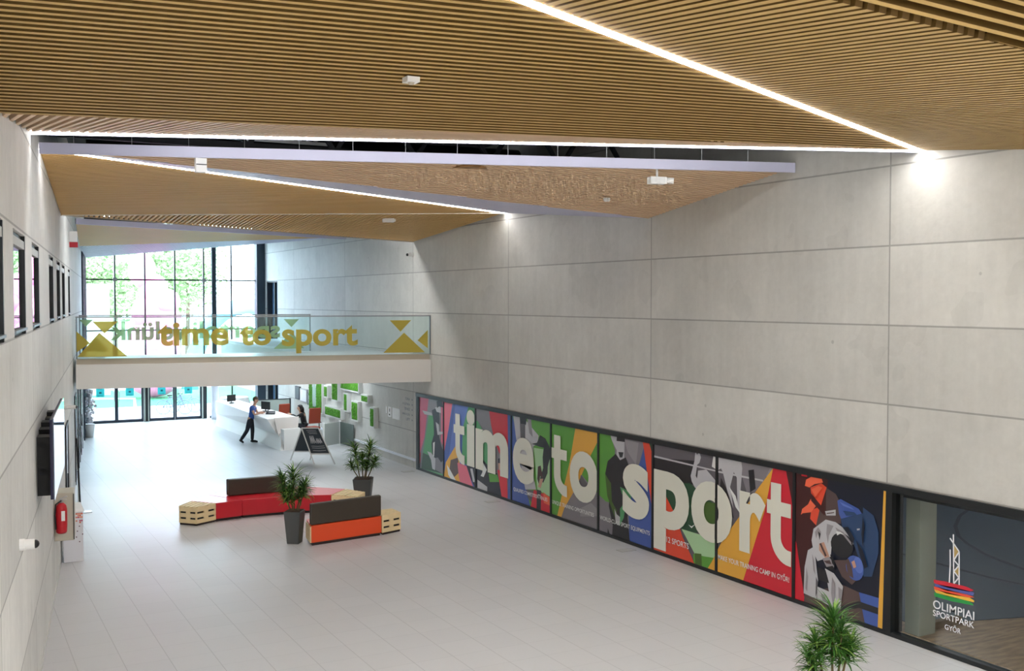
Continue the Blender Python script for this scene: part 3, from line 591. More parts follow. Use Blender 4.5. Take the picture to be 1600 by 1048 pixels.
ART.append(('printed panel of two judo fighters grappling on a dark ground, nearest of the wall pictures', 'dblue', [
    ('maroon', A8, [(45, 40), (250, 90), (240, 330), (200, 420), (130, 560), (100, 800), (45, 500)]), ('red', A8, [(40, 440), (60, 500), (118, 900), (40, 880)]), ('crim', A8, [(90, 60), (124, 68), (124, 96), (90, 90)]), ('yellow', A8, [(590, 160), (604, 160), (590, 700), (580, 1048), (550, 1040), (570, 620)]),
    ('brown', A8, [(110, 800), (340, 750), (450, 800), (480, 1030), (100, 900)]), ('blue', A8, [(440, 795), (560, 830), (552, 1040), (480, 1010)]), ('dk', A8, [(330, 880), (440, 850), (556, 890), (556, 930), (440, 890), (330, 910)]),
    ('brown', A8, [(240, 160), (300, 200), (330, 260), (330, 380), (240, 370), (190, 420), (180, 390), (200, 290), (240, 310)]), ('orange', A8, [(146, 160), (212, 134), (244, 160), (200, 300), (180, 390), (144, 350), (150, 300), (190, 280), (150, 200)]), ('org2', A8, [(112, 150), (120, 112), (150, 96), (214, 108), (222, 130), (170, 140), (140, 160)]), ('org2', A8, [(88, 326), (96, 290), (132, 262), (150, 226), (182, 270), (150, 310), (100, 316)]), ('maroon', A8, [(146, 190), (244, 310), (230, 330), (150, 240)]),
    ('blue', A8, [(310, 240), (330, 230), (440, 290), (466, 330), (420, 360), (340, 370), (320, 320)]), ('denim', A8, [(330, 350), (466, 316), (466, 280), (530, 330), (560, 430), (560, 560), (520, 700), (470, 700), (440, 590), (400, 470), (340, 400)]), ('lgray', A8, [(428, 410), (446, 408), (446, 418), (430, 420)]), ('lgray', A8, [(236, 304), (300, 294), (300, 330), (244, 330)]),
    ('lgray', A8, [(240, 354), (300, 370), (380, 430), (408, 500), (400, 520), (350, 470), (300, 440), (280, 470), (270, 580), (240, 590), (190, 606), (168, 560), (154, 480), (166, 410)]), ('lgray', A8, [(132, 540), (166, 520), (180, 600), (186, 660), (194, 720), (184, 836), (106, 800), (112, 640)]), ('skin', A8, [(200, 500), (230, 490), (264, 580), (240, 590), (200, 540)]), ('mgray', A8, [(220, 590), (260, 580), (292, 620), (290, 650), (244, 640)]),
    ('lgray', A8, [(236, 650), (290, 680), (346, 760), (330, 896), (280, 884), (262, 800)]), ('lgray', A8, [(190, 760), (260, 790), (280, 884), (188, 836)]), ('dk', A8, [(190, 640), (240, 660), (262, 740), (200, 720)]), ('brown', A8, [(292, 600), (370, 600), (380, 680), (430, 720), (400, 750), (340, 700)]), ('dk', A8, ell(340, 510, 64, 80, rot=-.5)), ('blue', A8, ell(418, 648, 52, 78, rot=-.25)), ('blu2', A8, ell(440, 630, 26, 52, rot=-.25)), ('brown', A8, [(364, 600), (380, 590), (400, 640), (410, 710), (376, 690)]),
    ('mgray', A8, [(176, 430), (196, 400), (214, 430), (206, 470), (194, 440), (184, 470)]), ('dk', A8, [(196, 425), (212, 440), (204, 480), (200, 450)]), ('mgray', A8, [(250, 380), (290, 392), (262, 450), (256, 500), (246, 440)]), ('mgray', A8, [(300, 400), (350, 430), (396, 490), (400, 512), (350, 450), (310, 420)]), ('white', A8, [(306, 425), (330, 428), (356, 446), (330, 440), (312, 450)]),
    ('mgray', A8, [(160, 560), (172, 600), (180, 690), (168, 660)]), ('mgray', A8, [(126, 640), (136, 700), (130, 790), (120, 770)]), ('gry2', A8, [(184, 700), (196, 730), (190, 800), (182, 820)]), ('mgray', A8, [(282, 700), (300, 740), (300, 830), (286, 870), (276, 800)]), ('mgray', A8, [(320, 760), (344, 780), (336, 850), (322, 830)]), ('mgray', A8, [(214, 800), (240, 812), (250, 860), (226, 846)]),
    ('brown', A8, [(206, 500), (216, 496), (250, 572), (240, 578)]), ('brown', A8, [(232, 604), (268, 600), (280, 624), (250, 620)]), ('dk', A8, [(254, 640), (286, 634), (300, 656), (272, 664)]), ('dk', A8, [(270, 560), (296, 600), (300, 640), (284, 620)]), ('brown', A8, [(250, 314), (296, 308), (296, 314), (252, 320)]),
    ('navy', A8, [(346, 400), (380, 398), (420, 470), (410, 500), (376, 440)]), ('navy', A8, [(470, 330), (482, 400), (470, 520), (462, 440)]), ('navy', A8, [(430, 480), (470, 540), (500, 640), (480, 650), (450, 560)]), ('denim', A8, [(350, 300), (420, 310), (440, 330), (370, 330)]), ('blu2', A8, [(330, 246), (400, 278), (420, 296), (350, 270)]),
    ('org2', A8, [(160, 170), (200, 150), (226, 160), (180, 220)]), ('maroon', A8, [(150, 196), (166, 206), (170, 240), (156, 220)]), ('skin', A8, [(402, 610), (420, 600), (432, 640), (416, 650)])]))
# the large letters, each in a measured box: y at its left, y at its right, bottom, top
BIG = [('t', 28.40, 27.66, .61, 2.06), ('i', 27.52, 27.00, .63, 2.25), ('m', 26.94, 24.98, .62, 1.79), ('e', 24.72, 23.58, .61, 1.81), ('t', 22.70, 21.96, .61, 2.07), ('o', 21.84, 20.60, .61, 1.82), ('s', 19.58, 18.58, .61, 1.81), ('p', 18.41, 17.20, .12, 1.81), ('o', 17.13, 15.87, .61, 1.82), ('r', 15.66, 14.94, .63, 1.80), ('t', 14.90, 14.26, .62, 2.07)]
CAPT = [(3, 'QUALIFIED COMPETITION VENUES', 24.68, 22.9, .33, .44), (4, 'UNIQUE TRAINING OPPORTUNITIES', 22.66, 20.75, .33, .44), (5, 'WORLD-CLASS SPORT EQUIPMENTS', 20.5, 18.55, .33, .44), (6, '12 SPORTS', 17.95, 17.2, .33, .45), (7, 'MAKE YOUR TRAINING CAMP IN GYŐR!', 16.28, 14.3, .33, .46)]
for i, (lab, base, shapes) in enumerate(ART):
    yl, yr = PE[i], PE[i+1]; m_ = .04; u0, u1 = -yl+m_, -yr-m_; v0, v1 = .075, 2.325
    t = thing('printed_panel', lab, 'wall picture', (XR-.02, (yl+yr)/2, 0), 'printed sport pictures along the glass band')
    b = MB(); b.bb((XR-.012, -u1, v0), (XR+.03, -u0, v1), pm(base))
    k = 0
    for c, crop, pts in shapes:
        k += 1; q = cliprect([(-p[0], p[1]) for p in T(crop, pts)], u0, u1, v0, v1)
        if len(q) > 2: b.poly([(XR-.0125-.0007*k, -u, v) for u, v in q], pm(c))
    b.build('print', None, t)
    xl_ = XR-.034
    for ch, a, c, z0, z1 in BIG:
        if a < yr or c > yl: continue
        lb = MB(); vs, fs = fit_text(ch, -a, -c, z0, z1, .03 if ch == 'e' else .045)
        for f in fs:
            q = cliprect([vs[j] for j in f], u0, u1, v0, v1)
            if len(q) > 2: lb.poly([(xl_, -u, v) for u, v in q], pm('cream'))
        if lb.v: lb.build('letter', None, t, label='big cream white letter')
    for j, tx, a, c, z0, z1 in CAPT:
        if j == i:
            lb = MB(); vs, fs = fit_text(tx, -a, -c, z0, z1, .012)
            for f in fs: lb.poly([(xl_-.002, -vs[q][0], vs[q][1]) for q in f], pm('white'))
            lb.build('caption', None, t, label='small white caption')
# emblem on the clear pane
t = thing('glass_emblem', 'white and coloured tower emblem with lettering stuck on the clear glass', 'emblem', (XR-.01, 10.9, 1.2))
G8 = (1400, 780, 3.91); xg = XR+.036
def gp(pts, m, b, k=0): b.poly([(xg-.001*k, *wall_px(G8[0]+x/G8[2], G8[1]+y/G8[2])) for x, y in pts], m)
wm = mat('foil_white', hexc(232, 234, 236), .5)
b = MB()
def gl(a, c, wd, m=wm, k=1):
    p = Vector((0, *wall_px(G8[0]+a[0]/G8[2], G8[1]+a[1]/G8[2]))); q = Vector((0, *wall_px(G8[0]+c[0]/G8[2], G8[1]+c[1]/G8[2])))
    n = Vector((0, -(q-p).z, (q-p).y)).normalized()*wd/2; x = Vector((xg-.001*k, 0, 0)); b.poly([x+p-n, x+q-n, x+q+n, x+p+n], m)
gp([(342, 280), (374, 320), (344, 370)], mat('foil_gold', hexc(176, 150, 88), .5), b); gp([(372, 400), (374, 470), (346, 440)], mat('foil_gold', (0,0,0)), b)
for a, c in (((341, 215), (343, 515)), ((320, 238), (376, 320)), ((376, 320), (376, 524)), ((321, 308), (322, 400)), ((322, 400), (316, 510)), ((376, 322), (344, 372)), ((344, 372), (374, 406)), ((374, 406), (344, 440)), ((344, 440), (374, 480)), ((374, 480), (344, 515))): gl(a, c, .022)
b.build('tower', None, t)
b = MB()
for c, pts in (((206, 40, 60), [(220, 491), (300, 505), (420, 535), (466, 556), (440, 566), (300, 540), (222, 512)]), ((86, 92, 160), [(222, 516), (330, 536), (440, 562), (468, 572), (462, 590), (300, 560), (230, 534)]), ((232, 84, 56), [(220, 532), (320, 556), (440, 588), (468, 600), (440, 602), (300, 578), (224, 550)]), ((240, 190, 70), [(222, 552), (300, 570), (440, 602), (468, 620), (466, 630), (300, 592), (236, 572)]), ((40, 150, 70), [(222, 570), (300, 588), (430, 622), (462, 640), (462, 650), (330, 624), (226, 594)])):
    gp(pts, mat('foil_%d_%d' % c[:2], hexc(*c), .5), b)
b.build('coloured_bands', None, t)
for tx, ya, yc, z0, z1 in (('OLIMPIAI', 11.23, 10.49, .655, .785), ('SPORTPARK', 11.23, 10.49, .535, .63), ('GYŐR', 11.01, 10.72, .385, .49)):
    b = MB(); vs, fs = fit_text(tx, -ya, -yc, z0, z1, .008)
    for f in fs: b.poly([(xg, -vs[q][0], vs[q][1]) for q in f], wm)
    b.build('foil_word', None, t)
# ------------------------------------------------------------------ bridge
BA, BB = Vector((3.42, 32.27, 0)), Vector((XR-.01, 30.08, 0)); bd = (BB-BA).normalized(); bn = Vector((-bd.y, bd.x, 0))   # bn points away from the viewer
BC, BD = Vector((3.86, 35.43, 0)), Vector((10.86, 34.15, 0)); cd_ = (BD-BC).normalized()
S0 = Vector((3.3, 32.3, 0)); S1 = Vector((3.75, 35.45, 0))
t = bpy.data.objects.new('trim_4', None); COL.objects.link(t); t.location = (8, 32, 2.87); struct(t)
b = MB(); b.prism([(BA.x, BA.y), (BB.x, BB.y), (XR-.01, 47), (10.9, 47), (10.9, 34.15), (3.86, 35.43)], 2.87, 3.56); b.build('bridge_deck', M_CREAM, t)
b = MB(); p = [BA+bn*.12, BB+bn*.12, BB+bn*.3, BA+bn*.3]; b.prism([(q.x, q.y) for q in p], 3.56, 3.72); b.build('bridge_kerb', M_TAN, t)
b = MB(); p = [BA+bn*.3, BB+bn*.3, Vector((XR-.01, 47, 0)), Vector((10.95, 47, 0)), Vector((10.95, 34.3, 0)), BC-Vector((0, .1, 0))]; b.prism([(q.x, q.y) for q in p], 3.56, 3.66); b.build('bridge_floor', mat('bridge_floor', hexc(226, 228, 232), .35), t)
# glass balustrades: front and back pane with coloured foil shapes, cut straight from the measured drawing
GOLD = film('gold_foil', hexc(206, 180, 84), .88); SAGE = film('sage_foil', hexc(168, 192, 140), .88)
def bal(label, name, A, Dv, L, z0, z1, off, tri, text, fm, tcol, back=False):
    A = A+off
    t = thing(name, label, 'balustrade', (A.x, A.y, z0))
    b = MB(); n = Vector((-Dv.y, Dv.x, 0))*.008
    P = lambda s, z, k=0: Vector((A.x, A.y, 0))+Dv*s+n*k+Vector((0, 0, z))
    b.hull([P(0, z0, -1), P(L, z0, -1), P(L, z1, -1), P(0, z1, -1)], [P(0, z0, 1), P(L, z0, 1), P(L, z1, 1), P(0, z1, 1)]); b.build('glass_pane', M_RGLASS, t)
    b = MB(); b.beam(P(0, z1+.015), P(L, z1+.015), .05, .035); b.build('handrail', mat('handrail', hexc(150, 152, 154), .35, metal=.6), t)
    for s in (0.02, L-.02): b = MB(); b.beam(P(s, z0), P(s, z1), .035, .03, up=(1, 0, 0)); b.build('end_post', mat('post', hexc(120, 130, 136), .4, metal=.5), t)
    for pts in tri: b = MB(); b.poly([P(s, z, -2.2) for s, z in pts]); b.build('foil_triangle', fm, t, label='gold triangle foil' if fm is GOLD else 'sage green triangle foil')
    for tx, s0, s1, a0, a1, bold in text:
        b = MB(); vs, fs = fit_text(tx, 0, s1-s0, a0, a1, bold)
        for f in fs: b.poly([P((s1-vs[q][0]) if back else (s0+vs[q][0]), vs[q][1], -2.2) for q in f])
        b.build('foil_word', tcol, t, label='gold lettering' if tcol is GOLD else 'sage green lettering')
# in the front pane s runs from the left wall; the drawn shapes were measured from S0
so = (BA-S0).length
fr = lambda pts: [(s-so, z) for s, z in pts]
bal('front glass balustrade of the white bridge with gold triangles and the words time to sport', 'glass_balustrade', BA, bd, (BB-BA).length, 3.72, 4.89, bn*.05,
    [fr([(.57, 4.78), (1.25, 4.78), (.89, 4.44)]), fr([(.16, 3.78), (1.5, 3.78), (.75, 4.46)]), fr([(.13, 3.9), (.5, 4.17), (.13, 4.52)]),
     fr([(8.86, 3.78), (10.15, 3.78), (9.5, 4.39)]), fr([(9.06, 4.77), (9.72, 4.77), (9.39, 4.42)]), fr([(10.24, 3.9), (10.24, 4.47), (9.92, 4.15)])],
    [('time', 2.33-so, 4.30-so, 4.06, 4.74, .03), ('to', 4.62-so, 5.52-so, 4.05, 4.63, .035), ('sport', 5.83-so, 8.08-so, 3.80, 4.64, .03)], GOLD, GOLD)
sb = (BC-S1).length
bk_ = lambda pts: [(s-sb, z) for s, z in pts]
bal('rear glass balustrade of the white bridge with sage green triangles, its lettering seen from behind', 'glass_balustrade', BC, cd_, (BD-BC).length, 3.7, 4.89, Vector((0, 0, 0)),
    [bk_([(.12, 4.78), (.53, 4.78), (.31, 4.56)]), bk_([(.18, 3.78), (1.0, 3.78), (.62, 4.2)]), bk_([(6.02, 3.79), (7.01, 3.79), (6.62, 4.33)]), bk_([(6.35, 4.76), (6.85, 4.76), (6.6, 4.5)])],
    [('sportolj', 3.38, 6.12, 3.98, 4.72, .03), ('velünk', .90, 3.22, 4.12, 4.72, .03)], SAGE, SAGE, back=True)
# gallery balustrade that runs back along the right wall
bal('glass balustrade of the gallery that runs back from the bridge along the right concrete wall', 'glass_balustrade', Vector((10.92, 34.3, 0)), Vector((0, 1, 0)), 12.6, 3.66, 4.89, Vector((0, 0, 0)), [], [], SAGE, SAGE) if False else None
# ------------------------------------------------------------------ moss pictures and wall items under the bridge
M_MOSS = mat('moss', hexc(70, 132, 22), .95, noise=(14, .55), bump=.6)
M_PFR = mat('picture_frame', hexc(206, 208, 204), .5)
WHERE = ['largest moss picture with a white glass outline cut into it', 'small upright moss picture next to the largest one', 'wide upright moss picture partly hidden by the bridge above', 'long flat moss picture directly under the bridge edge', 'narrow tall moss picture below the long flat one', 'broad upright moss picture in the middle of the grey wall', 'smallest moss picture, lying flat, high on the grey wall', 'narrow upright moss picture nearest the white notices', 'long flat moss picture low beside the largest one']
MOSS = [(41.91, 40.3, .95, 2.75), (39.99, 39.64, 1.64, 2.02), (39.05, 38.42, 1.6, 2.6), (38.03, 36.16, 2.1, 2.4), (37.68, 37.38, 1.31, 1.9), (36.85, 36.25, 1.06, 1.68), (35.84, 35.22, 1.8, 2.0), (34.96, 34.63, 1.0, 1.61), (39.88, 38.1, .95, 1.25)]
for i, (ya, yc, z0, z1) in enumerate(MOSS):
    t = thing('moss_picture', WHERE[i]+', green in a pale frame', 'moss picture', (XR, (ya+yc)/2, z0), 'framed moss pictures under the bridge')
    b = MB(); d = .16; e = .05
    b.bb((XR-d, ya, z0-e), (XR, ya+e, z1+e)); b.bb((XR-d, yc-e, z0-e), (XR, yc, z1+e)); b.bb((XR-d, yc, z0-e), (XR, ya, z0)); b.bb((XR-d, yc, z1), (XR, ya, z1+e)); b.bb((XR-.03, yc, z0), (XR, ya, z1))
    b.build('frame', M_PFR, t)
    b = MB(); nu, nv = max(4, int((ya-yc)/.05)), max(4, int((z1-z0)/.05)); rr = random.Random(i)
    g = [[Vector((XR-d-.005-rr.random()*.03*(0 < k < nu and 0 < l < nv), ya+(yc-ya)*k/nu, z0+(z1-z0)*l/nv)) for l in range(nv+1)] for k in range(nu+1)]
    for k in range(nu):
        for l in range(nv): b.poly([g[k][l], g[k+1][l], g[k+1][l+1], g[k][l+1]])
    b.poly([(XR-.02, ya, z0), (XR-.02, yc, z0), (XR-.02, yc, z1), (XR-.02, ya, z1)])
    b.build('moss', M_MOSS, t)
    if i == 0:
        b = MB(); ym = (ya+yc)/2+.05
        b.lathe([(.05, 2.5), (.05, 2.2), (.22, 1.95), (.25, 1.4), (.2, 1.15), (.2, 1.12)], (XR-d-.02, ym, 0), n=14); b.v = [Vector((XR-d-.02+(v.x-(XR-d-.02))*.12, v.y, v.z)) for v in b.v]
        b.build('bottle_shape', mat('bottle', hexc(150, 178, 168), .3), t, smooth=True, label='pale bottle-shaped inlay')
        b = MB(); b.bb((XR-d-.03, ym+.2, 1.9), (XR-d, ym+.24, 2.74)); b.bb((XR-d-.03, ym-.24, 1.9), (XR-d, ym-.2, 2.74)); b.build('outline_strip', M_WHITE, t)
for k, (y0, y1, z0, z1, lb) in enumerate(((33.65, 33.36, 1.45, 1.79, 'narrow white notice with dark print on the grey wall'), (33.26, 32.62, 1.42, 1.79, 'broad blank white notice on the grey wall beside the arrows'), (33.85, 33.74, 1.55, 1.78, 'slim white notice, farthest of the three sheets on the grey wall'))):
    t = thing('wall_notice', lb, 'notice', (XR, y0, z0))
    b = MB(); b.bb((XR-.015, y1, z0), (XR-.001, y0, z1)); b.build('sheet', M_WHITE, t)
    if k == 0:
        b = MB(); ym = (y0+y1)/2
        b.bb((XR-.018, ym-.04, z0+.05), (XR-.015, ym+.06, z0+.1)); b.bb((XR-.018, ym-.03, z0+.17), (XR-.015, ym+.02, z0+.28)); b.build('print', M_DARK, t)
t = thing('wall_directory', 'grey lettered list with small arrows on the concrete beside the picture band', 'sign', (XR, 32, 1.8))
for k, tx in enumerate(('TORNA', 'ATLÉTIKA', 'TENISZ', 'BIRKÓZÁS', 'LIFT')):
    z = 2.14-.165*k; wd = .078*len(tx); b = MB(); vs, fs = fit_text(tx, -31.78-wd, -31.78, z, z+.085, .01)
    for f in fs: b.poly([(XR-.003, -vs[q][0], vs[q][1]) for q in f])
    b.build('word', mat('sign_gray', hexc(104, 112, 124), .6), t)
    z = 2.18-.165*k; b = MB(); b.poly([(XR-.003, 31.62, z-.04), (XR-.003, 31.54, z), (XR-.003, 31.62, z+.04)]); b.build('arrow', mat('sign_gray', (0, 0, 0)), t)
b = MB(); b.bb((XR-.05, 31.3, .24), (XR-.0005, 41, .31)); tag(b.build('wall_rail', mat('rail_w', hexc(226, 230, 238), .4)), 'long white bumper rail low on the grey wall under the moss pictures', 'rail')
for k, (y0, y1, z0, z1, lb, c) in enumerate(((44.1, 43.5, 1.2, 1.75, 'dark framed board on the wall behind the reception, farthest one', (60, 66, 76)), (43.4, 42.5, 1.15, 1.7, 'white notice board behind the reception between two dark ones', (214, 216, 222)), (42.4, 42.05, 1.1, 1.6, 'flat grey screen on the wall beside the largest moss picture', (92, 98, 106)))):
    t = thing('wall_board', lb, 'board', (XR, y0, z0))
    b = MB(); b.bb((XR-.08, y1, z0), (XR-.001, y0, z1)); b.build('casing', mat('casing%d' % k, hexc(*[int(v*.75) for v in c]), .5), t)
    b = MB(); b.bb((XR-.085, y1+.04, z0+.04), (XR-.08, y0-.04, z1-.04)); b.build('face', mat('bface%d' % k, hexc(*c), .4, noise=(5, .15)), t)
# ------------------------------------------------------------------ cameras and small boxes
def domecam(loc, d, label, r=.07, ln=.12):
    t = thing('security_camera', label, 'security camera', loc)
    l = Vector(loc); d = Vector(d).normalized()
    b = MB(); b.tube([l, l+d*ln*.35, l+d*ln*.36, l+d*ln], [r, r, r*.86, r*.86], n=16); b.build('housing', M_WHITE, t, smooth=False)
    b = MB(); b.ball(l+d*ln, r*.72, n=12); b.build('lens_dome', M_BLACK, t, smooth=True)
domecam(lw(13.3, 2.6), LN, 'white dome camera low on the plastered left wall, nearest the viewer', .07, .16)
domecam(lw(25.6, 3.0), LN, 'white dome camera on the left wall beyond the video wall', .05, .26)
domecam((XR-.005, 31.5, 6.85), (-1, -.2, -.1), 'small dark-eyed dome camera on the right concrete wall above the bridge', .07, .2)
t = thing('smoke_siren', 'small red and white alarm siren high on the left wall behind the second raft', 'alarm', lw(31.0, 7.0))
b = MB(); l = lw(31.0, 7.1); b.box(l+LN*.1, (.2, .14, .28), None, rz=-LA); b.build('housing', M_WHITE, t)
b = MB(); b.box(l+LN*.1-Vector((0, 0, .22)), (.22, .16, .14), None, rz=-LA); b.build('red_cap', mat('siren_red', hexc(186, 40, 56), .4), t)
t = thing('projector', 'white projector hanging under the fascia of the second raft near the concrete wall', 'projector', (11.2, 15.2, 7.5))
b = MB(); b.box((11.0, 15.1, 7.46), (.30, .16, .12), rz=-.2); b.build('body', M_WHITE, t)
b = MB(); b.tube([(11.15, 15.02, 7.46), (11.25, 14.95, 7.45)], .055, n=14); b.build('lens_barrel', M_CREAM, t)
b = MB(); b.tube([(11.0, 15.1, 7.5), (11.0, 15.1, 7.66)], .02); b.build('mount', M_WHITE, t)
t = thing('junction_box', 'white box hanging below the fascia of the second raft near the left wall', 'box', (3.6, 17.2, 7.4))
b = MB(); b.box((3.7, 17.22, 7.52), (.17, .12, .22)); b.build('casing', M_WHITE, t)
b = MB(); b.box((3.7, 17.155, 7.53), (.16, .01, .012)); b.build('slot', M_DARK, t)
t = thing('ceiling_speaker', 'round brown speaker in the pale slats behind the white fascia', 'speaker', (8.6, 16.6, 7.55))
b = MB(); b.lathe([(.30, -.03), (.30, 0), (.27, .03)], (8.1, 16.55, 7.68), n=24); b.build('grille', mat('speaker_brown', hexc(150, 112, 66), .6), t)
t = thing('ceiling_sensor', 'small white round detector under the pale slats near the concrete wall', 'sensor', (11.5, 17.3, 7.3))
b = MB(); b.lathe([(.05, -.05), (.07, -.02), (.07, .02)], (11.45, 17.35, 7.35), n=16); b.build('housing', M_WHITE, t)
t = thing('ceiling_projector', 'small white projector under the brown slats at the right end of the second light strip', 'projector', (10.6, 26, 7.5))
b = MB(); b.box((10.45, 26.2, 7.48), (.3, .2, .1), rz=-.3); b.build('body', M_WHITE, t)
b = MB(); b.box((10.6, 26.14, 7.48), (.06, .1, .06), rz=-.3); b.build('lens', M_CREAM, t)
for (x, y) in ((13.0, 18.9), (13.0, 25.2), (12.95, 30.9)):
    b = MB(); b.bb((x-.19, y-.12, .0), (x+.19, y+.12, .004)); f = b.build('floor_socket', mat('hatch_edge', hexc(150, 150, 146), .5)); 
    lb_ = {18.9: 'square floor socket lid in front of the letter s picture', 25.2: 'square floor socket lid in front of the letter m picture', 30.9: 'square floor socket lid by the far end of the picture band'}[y]
    tag(f, lb_, 'floor socket'); c = MB(); c.bb((x-.175, y-.105, .004), (x+.175, y+.105, .006)); c.build('lid', mat('hatch', hexc(196, 196, 192), .45), f)
# ------------------------------------------------------------------ left wall things
t = thing('video_wall', 'large thin video wall on black brackets along the left wall, reflecting the bright glazed front', 'screen', lw(16.4, 2.55))
b = MB(); lbox(b, 16.15, 19.6, 2.6, 3.72, .19, .23); b.build('panel_back', mat('screen_back', hexc(24, 24, 60), .4), t)
b = MB(); lbox(b, 16.15, 19.6, 2.58, 3.74, .23, .245); b.build('screen', mat('screen_gloss', (.10, .12, .16), .04, spec=1.0, coat=1), t)
for k in range(6):
    b = MB(); y = 16.5+k*.52; lbox(b, y, y+.36, 2.6-.05*(k % 2), 3.44+.05*(k % 3), .0, .19); b.build('bracket_box', M_BLACK, t)
b = MB(); lbox(b, 16.5, 19.6, 2.9, 3.0, .02, .1); lbox(b, 16.5, 19.6, 3.3, 3.36, .02, .1); b.build('cable', M_DSTEEL, t)
t = thing('extinguisher_cabinet', 'beige metal cabinet on the left wall behind the red extinguisher', 'cabinet', lw(21.1, 1))
b = MB(); lbox(b, 21.0, 21.6, .98, 1.86, 0, .34); b.build('body', mat('cab_beige', hexc(196, 192, 176), .5), t, bevel=.008)
b = MB(); lbox(b, 20.985, 21.0, 1.0, 1.84, .325, .34); b.build('door_edge', M_DARK, t)
t = thing('fire_extinguisher', 'red fire extinguisher hanging on the left wall in front of the beige cabinet', 'fire extinguisher', lw(20.75, 1.2))
c = lw(20.82, 0, .13)
b = MB(); b.lathe([(.07, 1.16), (.095, 1.19), (.1, 1.3), (.1, 1.6), (.085, 1.67), (.035, 1.72)], (c.x, c.y, 0), n=20); b.build('cylinder', mat('ext_red', hexc(190, 22, 36), .3), t, smooth=True)
b = MB(); b.lathe([(.03, 1.71), (.03, 1.78)], (c.x, c.y, 0), n=12); b.beam((c.x-.02, c.y, 1.79), (c.x+.1, c.y-.02, 1.83), .03, .02); b.beam((c.x-.02, c.y, 1.77), (c.x+.09, c.y-.02, 1.77), .03, .015); b.build('valve_handle', M_STEEL, t)
b = MB(); b.tube([(c.x, c.y-.02, 1.76), (c.x-.1, c.y-.05, 1.7), (c.x-.115, c.y-.05, 1.5), (c.x-.1, c.y-.06, 1.25)], .013); b.build('hose', M_BLACK, t, smooth=True)
b = MB(); b.bb((c.x-.01, c.y-.104, 1.4), (c.x+.05, c.y-.1, 1.58)); b.build('label_plate', M_WHITE, t)
# white bin with coloured squares
t = thing('recycling_bin', 'white bin with red and orange squares on its front by the left wall', 'bin', (2.4, 23.6, 0))
b = MB(); b.prism([(2.20, 23.45), (2.585, 23.45), (2.585, 24.0), (2.28, 24.0)], 0, 1.02); b.build('body', mat('bin_white', hexc(222, 222, 228), .4), t, bevel=.01)
b = MB(); b.hull([(2.19, 23.43, 1.02), (2.62, 23.43, 1.02), (2.62, 24.02, 1.02), (2.27, 24.02, 1.02)], [(2.20, 23.5, 1.1), (2.6, 23.5, 1.06), (2.6, 24.0, 1.14), (2.27, 24.0, 1.14)]); b.build('lid', M_WHITE, t, bevel=.02)
b = MB(); rr = random.Random(3); cols = [hexc(214, 90, 50), hexc(200, 50, 50), hexc(226, 130, 90), hexc(180, 40, 90)]
for i in range(11):
    for j in range(6):
        pr = 1 if j < 1 else (.85-.12*j)
        if rr.random() < pr*(.55+.45*i/10): x = 2.205+i*.034; z = .975-j*.036; b.bb((x, 23.446, z), (x+.028, 23.449, z+.029), mat('sq%d' % rr.randrange(4), cols[rr.randrange(4)]))
for x, z in ((2.46, .62), (2.56, .55), (2.44, .5), (2.5, .72), (2.38, .56), (2.5, .40)): b.bb((x, 23.446, z), (x+.022, 23.449, z+.022), mat('sq_dark', hexc(90, 50, 70)))
b.build('coloured_squares', None, t)
b = MB(); b.bb((2.25, 23.44, .69), (2.33, 23.449, .715)); b.build('slot', M_BLACK, t)
# information stand and doors farther along the left wall
t = thing('poster_stand', 'slim metal poster stand with a flat foot beside the left wall', 'stand', (3.15, 28.9, 0))
b = MB(); b.bb((3.02, 28.7, 0), (3.38, 28.95, .02)); b.build('foot', M_STEEL, t)
b = MB(); b.beam((3.12, 28.85, .02), (3.06, 28.9, 1.9), .03, .03); b.build('pole', M_DSTEEL, t)
b = MB(); b.beam((3.09, 28.93, .5), (3.13, 29.45, .5), .012, .9); b.beam((3.07, 28.93, 1.35), (3.11, 29.45, 1.35), .012, .6); b.build('display_sheet', M_WHITE, t)
for i, (y0, y1, z1, lb) in enumerate(((26.2, 27.6, 2.5, 1), (33.2, 34.6, 2.6, 2), (36.5, 37.9, 2.6, 3), (39.6, 41.4, 2.6, 4))):
    t = bpy.data.objects.new('door_%d' % (7+i), None); COL.objects.link(t); t.location = lw(y0, 0); struct(t)
    b = MB(); lbox(b, y0, y0+.09, 0, z1, .001, .035); lbox(b, y1-.09, y1, 0, z1, .001, .035); lbox(b, y0, y1, z1-.08, z1, .001, .035); b.build('door_frame', M_DARK, t)
    b = MB(); lbox(b, y0+.09, y1-.09, 0, z1-.08, .001, .015); b.build('leaf', mat('door_leaf', hexc(206, 208, 212), .25), t)
    b = MB(); q0 = lw(y0+.2, 1.0, .05); b.tube([q0, q0+Vector((0, 0, .4))], .014); b.build('door_handle', M_DSTEEL, t)
t = thing('flower_arrangement', 'loose white flower arrangement against the dark glazing at the far left', 'flowers', (5.1, 44.5, 0))
b = MB(); b.lathe([(.14, 0), (.2, .5), (.17, .52)], (5.2, 44.6, 0), n=16); b.build('vase', M_WHITE, t, smooth=True)
b = MB(); rr = random.Random(5)
for k in range(70):
    a, h = rr.random()*2*PI, rr.random(); r = .28*(1-abs(h-.45)); b.ball((5.2+r*rr.random()*math.cos(a), 44.6+r*rr.random()*math.sin(a), .6+h*1.25), .05+.03*rr.random(), n=6)
b.build('blossoms', mat('blossom', hexc(232, 232, 238), .7), t, smooth=True)
